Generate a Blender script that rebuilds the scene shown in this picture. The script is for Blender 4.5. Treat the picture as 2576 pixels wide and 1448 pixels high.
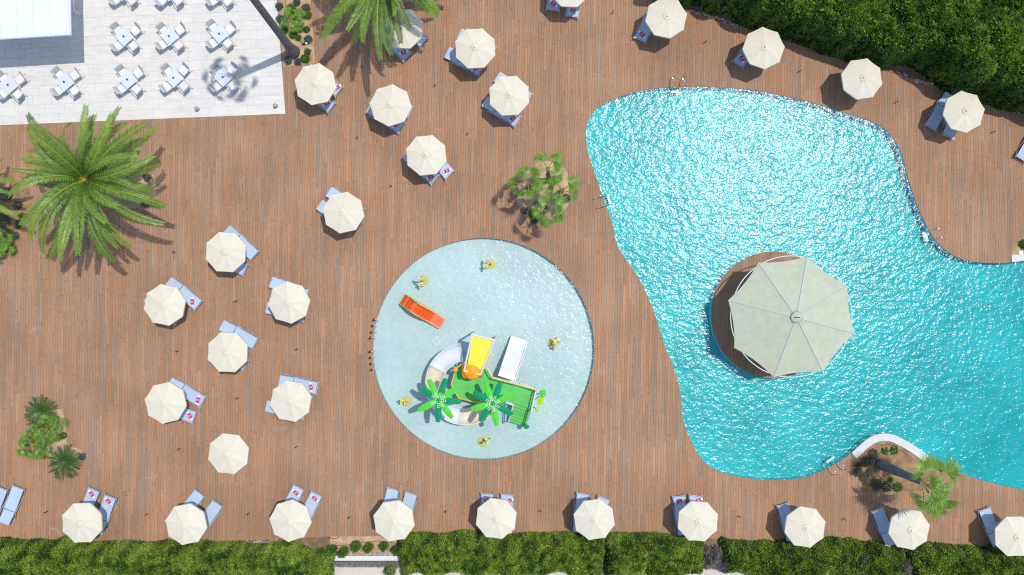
import bpy, math, random
import numpy as np
from mathutils import Vector, Matrix
from mathutils.geometry import tessellate_polygon

random.seed(7)
RNG = np.random.default_rng(7)
R = math.radians
for o in list(bpy.data.objects):
    bpy.data.objects.remove(o)
SC = bpy.context.scene
COL = SC.collection

# ------------------------------------------------------------------ camera, sky, sun, exposure
CAM_H = 58.0                 # metres above the deck
MPP = 0.02                   # metres on the deck for one survey unit (2576 units across the picture)
cam_d = bpy.data.cameras.new('camera')
cam = bpy.data.objects.new('camera', cam_d)
COL.objects.link(cam)
cam.location = (0, 0, CAM_H)
cam.rotation_euler = (0, 0, 0)
cam_d.sensor_width = 36
cam_d.lens = 36 * CAM_H / (2576 * MPP)
cam_d.clip_end = 1000
SC.camera = cam

SUN_EL = R(75.7)
SUN_AZ = math.atan2(0.515, 0.857)          # direction the sun stands in, from +x towards +y
world = bpy.data.worlds.new('World')
SC.world = world
world.use_nodes = True
wn = world.node_tree.nodes
sky = wn.new('ShaderNodeTexSky')
sky.sky_type = 'NISHITA'
sky.sun_disc = False
sky.sun_elevation = SUN_EL
sky.sun_rotation = math.pi / 2 - SUN_AZ
sky.air_density = 1.0
sky.dust_density = 1.0
wn['Background'].inputs['Strength'].default_value = 0.15
world.node_tree.links.new(sky.outputs[0], wn['Background'].inputs['Color'])
sun_d = bpy.data.lights.new('sun', 'SUN')
sun_d.energy = 2.55
sun_d.angle = R(0.55)
sun_d.color = (1.0, 0.96, 0.90)
sun = bpy.data.objects.new('sun', sun_d)
COL.objects.link(sun)
sdir = Vector((math.cos(SUN_EL) * math.cos(SUN_AZ), math.cos(SUN_EL) * math.sin(SUN_AZ), math.sin(SUN_EL)))
sun.location = sdir * 80
sun.rotation_euler = sdir.to_track_quat('Z', 'Y').to_euler()

SC.view_settings.view_transform = 'Standard'
SC.view_settings.look = 'None'
SC.view_settings.exposure = 0.30
SC.view_settings.gamma = 1.0
SC.render.engine = 'CYCLES'
SC.cycles.use_denoising = False
SC.cycles.filter_width = 1.2
SC.cycles.max_bounces = 8
SC.cycles.transparent_max_bounces = 16
SC.cycles.sample_clamp_indirect = 6.0


def P(dx, dy, z=0.0):
    """survey point (units right / down from the top left) that stands at height z -> world"""
    f = MPP * (CAM_H - z) / CAM_H
    return Vector(((dx - 1288) * f, -(dy - 724) * f, z))


def P2(dx, dy, z=0.0):
    v = P(dx, dy, z)
    return (v.x, v.y)


def ang(dx, dy):
    """direction in the picture (right, down) -> world angle"""
    return math.atan2(-dy, dx)


# ------------------------------------------------------------------ materials
def mat_new(name):
    m = bpy.data.materials.new(name)
    m.use_nodes = True
    return m, m.node_tree.nodes, m.node_tree.links, m.node_tree.nodes['Principled BSDF']


MATS = {}


def plain(name, col, rough=0.6, metal=0.0, var=0.06, scale=6.0, spec=0.4, bump=0.0, each=0.0):
    """principled with a light noise mottling"""
    if name in MATS:
        return MATS[name]
    m, n, l, b = mat_new(name)
    tc = n.new('ShaderNodeTexCoord')
    no = n.new('ShaderNodeTexNoise')
    no.inputs['Scale'].default_value = scale
    no.inputs['Detail'].default_value = 5
    l.new(tc.outputs['Object'], no.inputs['Vector'])
    r = n.new('ShaderNodeMapRange')
    r.inputs['From Min'].default_value = 0.28
    r.inputs['From Max'].default_value = 0.72
    r.inputs['To Min'].default_value = 1 - var * 1.4
    r.inputs['To Max'].default_value = 1 + var * 1.4
    l.new(no.outputs['Fac'], r.inputs['Value'])
    if each:
        oi = n.new('ShaderNodeObjectInfo')
        ro = n.new('ShaderNodeMapRange')
        ro.inputs['To Min'].default_value = 1 - each
        ro.inputs['To Max'].default_value = 1 + each
        l.new(oi.outputs['Random'], ro.inputs['Value'])
        mu = n.new('ShaderNodeMath')
        mu.operation = 'MULTIPLY'
        l.new(r.outputs[0], mu.inputs[0])
        l.new(ro.outputs[0], mu.inputs[1])
        r = mu
    mx = n.new('ShaderNodeVectorMath')
    mx.operation = 'MULTIPLY'
    mx.inputs[0].default_value = col
    l.new(r.outputs[0], mx.inputs[1])
    l.new(mx.outputs[0], b.inputs['Base Color'])
    b.inputs['Roughness'].default_value = rough
    b.inputs['Metallic'].default_value = metal
    b.inputs['Specular IOR Level'].default_value = spec
    if bump:
        bp = n.new('ShaderNodeBump')
        bp.inputs['Strength'].default_value = 1.0
        bp.inputs['Distance'].default_value = bump
        l.new(no.outputs['Fac'], bp.inputs['Height'])
        l.new(bp.outputs[0], b.inputs['Normal'])
    MATS[name] = m
    return m


def tone_mat(name, rough=0.7, spec=0.3, transl=0.0, grain=None, var=0.15, scale=8.0, dust=0.0):
    """colour comes from the piece's own 'tone' attribute, times noise"""
    m, n, l, b = mat_new(name)
    at = n.new('ShaderNodeAttribute')
    at.attribute_name = 'tone'
    ge = n.new('ShaderNodeNewGeometry')
    mp = n.new('ShaderNodeMapping')
    if grain:
        mp.inputs['Scale'].default_value = grain
    l.new(ge.outputs['Position'], mp.inputs['Vector'])
    no = n.new('ShaderNodeTexNoise')
    no.inputs['Scale'].default_value = scale
    no.inputs['Detail'].default_value = 6
    l.new(mp.outputs[0], no.inputs['Vector'])
    r = n.new('ShaderNodeMapRange')
    r.inputs['From Min'].default_value = 0.3
    r.inputs['From Max'].default_value = 0.7
    r.inputs['To Min'].default_value = 1 - var
    r.inputs['To Max'].default_value = 1 + var
    l.new(no.outputs['Fac'], r.inputs['Value'])
    mx = n.new('ShaderNodeVectorMath')
    mx.operation = 'MULTIPLY'
    l.new(at.outputs['Color'], mx.inputs[0])
    l.new(r.outputs[0], mx.inputs[1])
    out = mx.outputs[0]
    if dust:
        # broad wear plus small pale scuffs
        n2 = n.new('ShaderNodeTexNoise')
        n2.inputs['Scale'].default_value = 0.30
        n2.inputs['Detail'].default_value = 4
        l.new(ge.outputs['Position'], n2.inputs['Vector'])
        r2 = n.new('ShaderNodeMapRange')
        r2.inputs['From Min'].default_value = 0.3
        r2.inputs['From Max'].default_value = 0.7
        r2.inputs['To Min'].default_value = 0.87
        r2.inputs['To Max'].default_value = 1.12
        l.new(n2.outputs['Fac'], r2.inputs['Value'])
        m2 = n.new('ShaderNodeVectorMath')
        m2.operation = 'MULTIPLY'
        l.new(out, m2.inputs[0])
        l.new(r2.outputs[0], m2.inputs[1])
        n3 = n.new('ShaderNodeTexNoise')
        n3.inputs['Scale'].default_value = 0.9
        n3.inputs['Detail'].default_value = 7
        n3.inputs['Roughness'].default_value = 0.7
        n3.inputs['Distortion'].default_value = 0.6
        l.new(ge.outputs['Position'], n3.inputs['Vector'])
        r3 = n.new('ShaderNodeMapRange')
        r3.inputs['From Min'].default_value = 0.60
        r3.inputs['From Max'].default_value = 0.76
        r3.inputs['To Min'].default_value = 0.0
        r3.inputs['To Max'].default_value = dust
        l.new(n3.outputs['Fac'], r3.inputs['Value'])
        m3 = n.new('ShaderNodeMix')
        m3.data_type = 'RGBA'
        l.new(r3.outputs[0], m3.inputs['Factor'])
        l.new(m2.outputs[0], m3.inputs['A'])
        m3.inputs['B'].default_value = (0.44, 0.35, 0.28, 1)
        out = m3.outputs['Result']
    l.new(out, b.inputs['Base Color'])
    b.inputs['Roughness'].default_value = rough
    b.inputs['Specular IOR Level'].default_value = spec
    if transl:
        t = n.new('ShaderNodeBsdfTranslucent')
        l.new(out, t.inputs['Color'])
        ms = n.new('ShaderNodeMixShader')
        ms.inputs[0].default_value = transl
        l.new(b.outputs[0], ms.inputs[1])
        l.new(t.outputs[0], ms.inputs[2])
        l.new(ms.outputs[0], n['Material Output'].inputs['Surface'])
    return m


M_PLANK = tone_mat('deck_board', 0.75, 0.25, 0, (14, 1.2, 6), 0.16, 3.0, dust=0.42)
M_TILE = tone_mat('terrace_tile', 0.65, 0.35, 0, (1.0, 3.5, 1), 0.07, 1.6)
M_LEAF = tone_mat('leaf', 0.5, 0.35, 0.22, None, 0.18, 3.0)
M_PALM = tone_mat('palm_leaf', 0.42, 0.45, 0.25, None, 0.15, 4.0)
M_STONE = tone_mat('rubble_stone', 0.85, 0.2, 0, None, 0.18, 9.0)
M_CREAM = plain('parasol_canvas', (0.655, 0.605, 0.475), 0.9, var=0.035, scale=2.2, spec=0.1, each=0.03)
M_RIB = plain('grey_rib', (0.52, 0.54, 0.58), 0.4, var=0.03)
M_SAIL = plain('big_parasol_canvas', (0.455, 0.48, 0.355), 0.9, var=0.05, scale=2.5, spec=0.1, bump=0.02)
M_WHITE = plain('white_paint', (0.67, 0.68, 0.69), 0.4, var=0.02)
M_WHITEM = plain('white_powdercoat', (0.64, 0.66, 0.70), 0.35, var=0.02)
M_CHAIR = plain('chair_weave', (0.50, 0.51, 0.51), 0.7, var=0.07, scale=40)
M_CUSH = plain('chair_cushion', (0.68, 0.66, 0.62), 0.85, var=0.02)
M_TABLE = plain('table_top', (0.57, 0.61, 0.67), 0.4, var=0.015)
M_SLING = plain('lounger_sling', (0.405, 0.50, 0.615), 0.8, var=0.05, scale=30, spec=0.2, each=0.06)
M_ALU = plain('lounger_tube', (0.36, 0.44, 0.54), 0.4, metal=0.25, var=0.03)
M_STEEL = plain('stainless_steel', (0.75, 0.77, 0.79), 0.14, metal=1.0, var=0.02)
M_TOWEL = plain('towel_white', (0.80, 0.76, 0.80), 0.9, var=0.03, scale=20)
M_BAND = plain('towel_band', (0.55, 0.025, 0.11), 0.7, var=0.03)
M_DARK = plain('dark_metal', (0.03, 0.03, 0.033), 0.5, var=0.05)
M_SOIL = plain('sandy_soil', (0.44, 0.30, 0.18), 0.95, var=0.22, scale=2.4, spec=0.1, bump=0.05)
M_DSOIL = plain('dark_soil', (0.20, 0.135, 0.085), 0.95, var=0.25, scale=3.0, spec=0.1, bump=0.05)  # darker soil tone used under the hedges
M_SOIL2 = plain('brown_soil', (0.30, 0.185, 0.095), 0.95, var=0.28, scale=2.6, spec=0.1, bump=0.05)
M_SUB = plain('deck_joists', (0.045, 0.035, 0.028), 0.9, var=0.1)
M_GROUT = plain('grout', (0.56, 0.53, 0.48), 0.9, var=0.05)
M_PAVE = plain('pale_paving', (0.56, 0.50, 0.43), 0.85, var=0.08, scale=0.9)
M_TRUNK = plain('palm_trunk', (0.16, 0.15, 0.155), 0.9, var=0.22, scale=7, spec=0.1, bump=0.03)
M_TRUNKD = plain('dark_palm_trunk', (0.15, 0.145, 0.15), 0.9, var=0.3, scale=12, spec=0.1, bump=0.04)
M_BARK = plain('hedge_branch', (0.13, 0.10, 0.09), 0.9, var=0.2, scale=8)
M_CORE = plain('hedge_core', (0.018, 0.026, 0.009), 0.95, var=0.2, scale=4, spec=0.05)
M_GREEN = plain('play_floor_green', (0.07, 0.43, 0.07), 0.55, var=0.10, scale=2.5)
M_LEAFL = plain('light_green_fibreglass', (0.09, 0.55, 0.045), 0.22, var=0.05)
M_LEAFD = plain('dark_green_fibreglass', (0.004, 0.26, 0.10), 0.22, var=0.05)
M_LIME = plain('lime_fibreglass', (0.36, 0.65, 0.01), 0.25, var=0.03)
M_YEL = plain('yellow_fibreglass', (0.86, 0.74, 0.06), 0.45, var=0.03)
M_YELR = plain('yellow_rail', (0.80, 0.50, 0.06), 0.4, var=0.03)
M_ORG = plain('orange_bucket', (0.86, 0.33, 0.01), 0.4, var=0.04)
M_RED = plain('orange_red_slide', (0.74, 0.085, 0.012), 0.35, var=0.05)
M_CREAMS = plain('cream_slide', (0.66, 0.58, 0.43), 0.35, var=0.05, scale=2)
M_OCHRE = plain('ochre_disc', (0.62, 0.45, 0.10), 0.6, var=0.08)
M_GREY = plain('grey_metal', (0.30, 0.30, 0.30), 0.5, var=0.05)
M_THATCH = plain('thatch', (0.20, 0.185, 0.17), 0.95, var=0.25, scale=14)
M_ROOF = plain('white_roof_sheet', (0.66, 0.70, 0.75), 0.45, var=0.02, scale=0.8)
M_WALLP = plain('building_render', (0.55, 0.56, 0.58), 0.8, var=0.04)
M_HOSE = plain('pale_hose', (0.42, 0.46, 0.62), 0.5, var=0.03)
M_COPE = plain('white_coping', (0.58, 0.58, 0.58), 0.75, var=0.07, scale=5)


def pool_mat(name, col, col2, tile):
    m, n, l, b = mat_new(name)
    ge = n.new('ShaderNodeNewGeometry')
    no = n.new('ShaderNodeTexNoise')
    no.inputs['Scale'].default_value = 0.35
    no.inputs['Detail'].default_value = 5
    l.new(ge.outputs['Position'], no.inputs['Vector'])
    vo = n.new('ShaderNodeTexNoise')
    vo.inputs['Scale'].default_value = tile  # scale of the tone mottling, not of any tiles
    vo.inputs['Detail'].default_value = 3
    vo.inputs['Distortion'].default_value = 0.8
    l.new(ge.outputs['Position'], vo.inputs['Vector'])
    ad = n.new('ShaderNodeMath')
    ad.operation = 'MULTIPLY_ADD'
    l.new(vo.outputs['Fac'], ad.inputs[0])
    ad.inputs[1].default_value = 0.6
    l.new(no.outputs['Fac'], ad.inputs[2])
    r = n.new('ShaderNodeMapRange')
    r.inputs['From Min'].default_value = 0.55
    r.inputs['From Max'].default_value = 1.05
    l.new(ad.outputs[0], r.inputs['Value'])
    mx = n.new('ShaderNodeMix')
    mx.data_type = 'RGBA'
    l.new(r.outputs[0], mx.inputs['Factor'])
    mx.inputs['A'].default_value = (*col, 1)
    mx.inputs['B'].default_value = (*col2, 1)
    l.new(mx.outputs['Result'], b.inputs['Base Color'])
    b.inputs['Roughness'].default_value = 0.6
    b.inputs['Specular IOR Level'].default_value = 0.1
    return m


M_POOLF = pool_mat('pool_floor_light_mottle', (0.080, 0.350, 0.350), (0.175, 0.515, 0.490), 2.4)  # pale and dark mottling stands in for light bent by ripples
M_POOLW = pool_mat('pool_mosaic_wall', (0.10, 0.72, 0.86), (0.14, 0.78, 0.88), 20)
M_KIDF = pool_mat('splash_pool_floor', (0.465, 0.490, 0.470), (0.605, 0.620, 0.595), 5)
M_KIDW = pool_mat('splash_pool_wall', (0.12, 0.42, 0.44), (0.18, 0.48, 0.48), 20)


def water_mat(name, absorb, dist, scale, rough, aniso, rot):
    m = bpy.data.materials.new(name)
    m.use_nodes = True
    n, l = m.node_tree.nodes, m.node_tree.links
    n.remove(n['Principled BSDF'])
    ge = n.new('ShaderNodeNewGeometry')
    mp = n.new('ShaderNodeMapping')
    mp.inputs['Rotation'].default_value = (0, 0, rot)
    mp.inputs['Scale'].default_value = aniso
    l.new(ge.outputs['Position'], mp.inputs['Vector'])
    n1 = n.new('ShaderNodeTexNoise')
    n1.inputs['Scale'].default_value = scale
    n1.inputs['Detail'].default_value = 2.5
    n1.inputs['Roughness'].default_value = 0.5
    n1.inputs['Distortion'].default_value = 0.2
    l.new(mp.outputs[0], n1.inputs['Vector'])
    n2 = n.new('ShaderNodeTexNoise')
    n2.inputs['Scale'].default_value = scale * 0.33
    n2.inputs['Detail'].default_value = 1.0
    l.new(mp.outputs[0], n2.inputs['Vector'])
    ad = n.new('ShaderNodeMath')
    ad.operation = 'MULTIPLY_ADD'
    l.new(n2.outputs['Fac'], ad.inputs[0])
    ad.inputs[1].default_value = 1.6
    l.new(n1.outputs['Fac'], ad.inputs[2])
    bp = n.new('ShaderNodeBump')
    bp.inputs['Strength'].default_value = 1.0
    bp.inputs['Distance'].default_value = dist
    l.new(ad.outputs[0], bp.inputs['Height'])
    # reflectance of water by Schlick's curve, the same from above and from below
    dt = n.new('ShaderNodeVectorMath')
    dt.operation = 'DOT_PRODUCT'
    l.new(bp.outputs[0], dt.inputs[0])
    l.new(ge.outputs['Incoming'], dt.inputs[1])
    ab = n.new('ShaderNodeMath')
    ab.operation = 'ABSOLUTE'
    l.new(dt.outputs['Value'], ab.inputs[0])
    om = n.new('ShaderNodeMath')
    om.operation = 'SUBTRACT'
    om.use_clamp = True
    om.inputs[0].default_value = 1.0
    l.new(ab.outputs[0], om.inputs[1])
    pw = n.new('ShaderNodeMath')
    pw.operation = 'POWER'
    l.new(om.outputs[0], pw.inputs[0])
    pw.inputs[1].default_value = 5.0
    fr = n.new('ShaderNodeMath')
    fr.operation = 'MULTIPLY_ADD'
    l.new(pw.outputs[0], fr.inputs[0])
    fr.inputs[1].default_value = 0.979
    fr.inputs[2].default_value = 0.0165
    tr = n.new('ShaderNodeBsdfTransparent')
    gl = n.new('ShaderNodeBsdfGlossy')
    gl.inputs['Roughness'].default_value = rough
    l.new(bp.outputs[0], gl.inputs['Normal'])
    ms = n.new('ShaderNodeMixShader')
    l.new(fr.outputs[0], ms.inputs[0])
    l.new(tr.outputs[0], ms.inputs[1])
    l.new(gl.outputs[0], ms.inputs[2])
    l.new(ms.outputs[0], n['Material Output'].inputs['Surface'])
    va = n.new('ShaderNodeVolumeAbsorption')
    va.inputs['Color'].default_value = (*[max(0.0, 1 - a / max(absorb)) for a in absorb], 1)
    va.inputs['Density'].default_value = max(absorb)
    l.new(va.outputs[0], n['Material Output'].inputs['Volume'])
    return m


M_WATER = water_mat('pool_water', (1.75, 0.21, 0.16), 0.0160, 8.2, 0.145, (1.0, 1.3, 1.0), R(25))
M_KWATER = water_mat('splash_pool_water', (0.42, 0.08, 0.07), 0.0125, 8.5, 0.17, (1.0, 1.2, 1.0), R(-20))


# ------------------------------------------------------------------ mesh helpers
class MB:
    def __init__(s):
        s.v, s.f = [], []

    def add(s, vs, fs):
        b = len(s.v)
        s.v += [tuple(v) for v in vs]
        s.f += [tuple(i + b for i in f) for f in fs]
        return s

    def box(s, c, d, rz=0.0, rx=0.0, ry=0.0):
        mt = Matrix.Rotation(rz, 3, 'Z') @ Matrix.Rotation(ry, 3, 'Y') @ Matrix.Rotation(rx, 3, 'X')
        vs = []
        for z in (-.5, .5):
            for x, y in ((-.5, -.5), (.5, -.5), (.5, .5), (-.5, .5)):
                vs.append(Vector(c) + mt @ Vector((x * d[0], y * d[1], z * d[2])))
        return s.add(vs, [(3, 2, 1, 0), (4, 5, 6, 7), (0, 1, 5, 4), (1, 2, 6, 5), (2, 3, 7, 6), (3, 0, 4, 7)])

    def tube(s, pts, r, n=6, caps=True):
        pts = [Vector(p) for p in pts]
        rs = r if isinstance(r, (list, tuple)) else [r] * len(pts)
        vs, fs = [], []
        up = Vector((0, 0, 1))
        for i, p in enumerate(pts):
            d = (pts[min(i + 1, len(pts) - 1)] - pts[max(i - 1, 0)])
            d = d.normalized() if d.length > 1e-9 else Vector((0, 0, 1))
            a = up if abs(d.z) < 0.95 else Vector((1, 0, 0))
            u = d.cross(a).normalized()
            w = d.cross(u).normalized()
            for k in range(n):
                t = 2 * math.pi * k / n
                vs.append(p + (u * math.cos(t) + w * math.sin(t)) * rs[i])
        for i in range(len(pts) - 1):
            for k in range(n):
                a, b = i * n + k, i * n + (k + 1) % n
                fs.append((a, a + n, b + n, b))
        if caps:
            fs.append(tuple(range(n)))
            fs.append(tuple(range((len(pts) - 1) * n + n - 1, (len(pts) - 1) * n - 1, -1)))
        return s.add(vs, fs)

    def lathe(s, prof, n=12, c=(0, 0, 0)):
        vs, fs = [], []
        for r, z in prof:
            for k in range(n):
                t = 2 * math.pi * k / n
                vs.append((c[0] + r * math.cos(t), c[1] + r * math.sin(t), c[2] + z))
        for i in range(len(prof) - 1):
            for k in range(n):
                a, b = i * n + k, i * n + (k + 1) % n
                fs.append((a, b, b + n, a + n))
        fs.append(tuple(range((len(prof) - 1) * n, len(prof) * n)))
        fs.append(tuple(range(n - 1, -1, -1)))
        return s.add(vs, fs)

    def prism(s, poly, z0, z1):
        n = len(poly)
        vs = [(x, y, z0) for x, y in poly] + [(x, y, z1) for x, y in poly]
        tris = tessellate_polygon([[Vector((x, y, 0)) for x, y in poly]])
        fs = [tuple(reversed(t)) if False else tuple(t) for t in tris]
        top = [tuple(i + n for i in t) for t in fs]
        side = [(i, (i + 1) % n, (i + 1) % n + n, i + n) for i in range(n)]
        return s.add(vs, top + fs + side)

    def mesh(s, name, smooth=False):
        me = bpy.data.meshes.new(name)
        me.from_pydata(s.v, [], s.f)
        me.update()
        if smooth:
            me.polygons.foreach_set('use_smooth', [True] * len(me.polygons))
        return me

    def build(s, name, mat, parent=None, smooth=False, **kw):
        return link(name, s.mesh(name, smooth), mat, parent, **kw)


def link(name, me, mat=None, parent=None, loc=None, rz=None, **props):
    o = bpy.data.objects.new(name, me)
    COL.objects.link(o)
    if mat is not None and me is not None and not me.materials:
        me.materials.append(mat)
    if parent is not None:
        o.parent = parent
    if loc is not None:
        o.location = loc
    if rz is not None:
        o.rotation_euler = (0, 0, rz)
    for k, v in props.items():
        o[k] = v
    return o


def thing(name, label, cat, loc=(0, 0, 0), rz=0.0, group=None):
    o = link(name, None, loc=loc, rz=rz)
    o['label'], o['category'] = label, cat
    if group:
        o['group'] = group
    return o


def tag(o, label, cat, group=None):
    o['label'], o['category'] = label, cat
    if group:
        o['group'] = group
    return o


def copy_tree(o, parent=None):
    c = o.copy()
    COL.objects.link(c)
    if parent is not None:
        c.parent = parent
    for ch in o.children:
        copy_tree(ch, c)
    return c


def tone_attr(me, cols, dom='FACE'):
    a = me.attributes.new('tone', 'FLOAT_COLOR', dom)
    cols = np.asarray(cols, dtype=np.float32)
    c4 = np.ones((len(cols), 4), dtype=np.float32)
    c4[:, :3] = cols
    a.data.foreach_set('color', c4.ravel())


def np_quads(name, verts, cols):
    """verts (N,4,3), cols (N,3): N separate quads"""
    n = len(verts)
    me = bpy.data.meshes.new(name)
    me.vertices.add(n * 4)
    me.vertices.foreach_set('co', verts.reshape(-1).astype(np.float32))
    me.loops.add(n * 4)
    me.loops.foreach_set('vertex_index', np.arange(n * 4, dtype=np.int32))
    me.polygons.add(n)
    me.polygons.foreach_set('loop_start', np.arange(0, n * 4, 4, dtype=np.int32))
    me.update()
    me.validate()
    tone_attr(me, cols, 'FACE')
    return me


def catmull(pts, sub=4):
    out = []
    n = len(pts)
    for i in range(n):
        p0, p1, p2, p3 = (np.array(pts[(i + k - 1) % n], float) for k in range(4))
        for j in range(sub):
            t = j / sub
            out.append(tuple(0.5 * ((2 * p1) + (-p0 + p2) * t + (2 * p0 - 5 * p1 + 4 * p2 - p3) * t * t
                                    + (-p0 + 3 * p1 - 3 * p2 + p3) * t ** 3)))
    return out


def fill(rings, z):
    """flat sheet with holes"""
    vv = [[Vector((x, y, 0)) for x, y in r] for r in rings]
    flat = [(v.x, v.y, z) for r in vv for v in r]
    fs = []
    for t in tessellate_polygon(vv):
        a, b, c = (Vector(flat[i]) for i in t)
        fs.append(t if (b - a).cross(c - a).z > 0 else (t[0], t[2], t[1]))
    m = MB()
    m.v, m.f = flat, [tuple(f) for f in fs]
    return m


def inside(poly, x, y):
    c = False
    j = len(poly) - 1
    for i in range(len(poly)):
        xi, yi = poly[i]
        xj, yj = poly[j]
        if (yi > y) != (yj > y) and x < (xj - xi) * (y - yi) / (yj - yi) + xi:
            c = not c
        j = i
    return c


# ------------------------------------------------------------------ outlines of the place (survey units)
POOL_C = [(1640, 224), (1700, 219.5), (1790, 219), (1880, 226), (1960, 239), (2040, 258), (2110, 280), (2180, 302), (2217, 319),
          (2242, 342), (2261, 372), (2273, 405), (2283, 445), (2297, 490), (2315, 536), (2340, 585), (2366, 619), (2400, 644),
          (2436, 656.5), (2480, 662), (2520, 662.5), (2545, 661), (2576, 657), (2700, 650), (2760, 800), (2760, 1100), (2700, 1262),
          (2576, 1233), (2517, 1221), (2477, 1211), (2437, 1198), (2404, 1185), (2371, 1168),
          (2337, 1148), (2314, 1131), (2291, 1116), (2267, 1103), (2247, 1094), (2224, 1091), (2204, 1094), (2184, 1103), (2164, 1119), (2142, 1140),
          (2117, 1158), (2091, 1173), (2051, 1193), (2017, 1203), (1977, 1207.5), (1934, 1208), (1884, 1204), (1834, 1195),
          (1797, 1181), (1771, 1161), (1751, 1135), (1736, 1105), (1724, 1075), (1717, 1041), (1714, 1000), (1707, 966), (1692, 916),
          (1672, 870), (1659, 826), (1642, 776), (1622, 730), (1602, 693), (1575, 653), (1556, 624), (1547, 598), (1539, 556), (1524, 518),
          (1509, 475), (1494, 430), (1481, 390), (1475, 355), (1474.5, 325), (1481, 300), (1495, 281), (1516, 264), (1546, 249), (1590, 234)]
POOL = [P2(*p) for p in catmull(POOL_C, 3)]
i0, i1 = POOL_C.index((2337, 1148)) * 3, POOL_C.index((2142, 1140)) * 3
COPE_EDGE = POOL[i0:i1 + 1]                                  # right to left along the white coping
ISL_C, ISL_R = P2(1946, 793), 158 * MPP
ISLAND = [(ISL_C[0] + ISL_R * math.cos(t) * (1.0), ISL_C[1] + ISL_R * 1.01 * math.sin(t)) for t in np.linspace(0, 2 * math.pi, 72, endpoint=False)]
KID_C, KID_R = P2(1216, 878.5), 279 * MPP
KID = [(KID_C[0] + KID_R * math.cos(t), KID_C[1] + KID_R * math.sin(t)) for t in np.linspace(0, 2 * math.pi, 96, endpoint=False)]

DECK_OUT = [P2(*p) for p in [(-80, -80), (1560, -80), (1700, 14), (1777, 44), (1880, 74), (2250, 186), (2394, 231), (2575, 290), (2680, 325),
                             (2680, 1394), (2250, 1371), (2000, 1363), (1700, 1353), (1400, 1346), (1015, 1349), (830, 1350), (700, 1357), (500, 1362), (-80, 1362)]]
TERR = [P2(*p) for p in [(-79, 319), (718, 287), (690.5, -79), (-79, -79)]]
BED_TOP = [P2(*p) for p in [(690.5, -79), (711.5, 168.5), (793.5, 160), (776, -79)]]
BED_TOP[0] = TERR[2]
BED_PALM = [P2(*p) for p in [(250, 420), (330, 405), (392, 444), (393, 500), (372, 522), (300, 528), (250, 505)]]
BED_LEFT = [P2(*p) for p in [(-79, 420), (50, 425), (80, 500), (66, 560), (46, 605), (38, 640), (-79, 643)]]
BED_FAN = [P2(*p) for p in [(1361, 404), (1393, 406), (1428, 427), (1434, 476), (1433, 513), (1409, 545), (1391, 560), (1356, 564),
                            (1330, 556), (1308, 532), (1298, 508), (1304, 465), (1330, 425)]]
BED_CYC = [P2(*p) for p in [(100, 1030), (158, 1030), (167, 1080), (168, 1125), (205, 1132), (208, 1165), (150, 1172), (90, 1130), (85, 1060)]]
BED_SE = list(reversed(COPE_EDGE)) + [P2(*p) for p in [(2345, 1170), (2346, 1205), (2320, 1236), (2177, 1236), (2147, 1175)]]
BED_E = [P2(*p) for p in [(2544.5, 661), (2544, 640), (2551, 622), (2563, 605), (2576, 590), (2690, 480), (2690, 650.5), (2576, 657)]]
HOLES = [TERR, BED_TOP, BED_PALM, BED_LEFT, BED_FAN, BED_CYC, BED_SE, BED_E, POOL, KID]

# ------------------------------------------------------------------ ground, deck boards, pools
far = 220
fill([[(-far, -far), (far, -far), (far, far), (-far, far)], POOL, KID], -0.075).build('ground', M_PAVE, kind='structure')
deck = fill([DECK_OUT, POOL, KID], -0.05).build('deck', M_SUB, kind='structure')
isl = MB().prism(ISLAND, -2.4, -0.05)
island = isl.build('island_platform', M_POOLW, kind='structure')

TH = R(-1.1)                                   # the boards lean a little to the right going down
cT, sT = math.cos(-TH), math.sin(-TH)


def rot(p):
    return (p[0] * cT - p[1] * sT, p[0] * sT + p[1] * cT)


EA, EB = [], []
for ring in [DECK_OUT, ISLAND] + HOLES:
    rr = [rot(p) for p in ring]
    EA += rr
    EB += rr[1:] + rr[:1]
EA, EB = np.array(EA), np.array(EB)
XA, XB = EA[:, 0], EB[:, 0]


def spans(x):
    k = ((XA <= x) & (XB > x)) | ((XB <= x) & (XA > x))
    ys = np.sort(EA[k, 1] + (x - XA[k]) / (XB[k] - XA[k]) * (EB[k, 1] - EA[k, 1]))
    return [(ys[i], ys[i + 1]) for i in range(0, len(ys) - 1, 2) if ys[i + 1] - ys[i] > 0.045]


def strips(x0, x1, depth=0):
    xs = np.linspace(x0, x1, 3)
    sp = [spans(x + 1e-6) for x in xs]
    if len({len(s) for s in sp}) == 1:
        ok = True
        for k in range(len(sp[0])):
            if max(abs(sp[0][k][j] - sp[2][k][j]) for j in (0, 1)) > 1.2:
                ok = False
        if ok or depth >= 3:
            return [(xs, [s[k] for s in sp]) for k in range(len(sp[0]))]
    if depth >= 3:
        return [(np.array([x0, (x0 + x1) / 2, x1]), [s] * 3) for s in sp[1]]
    xm = (x0 + x1) / 2
    return strips(x0, xm, depth + 1) + strips(xm, x1, depth + 1)


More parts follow.
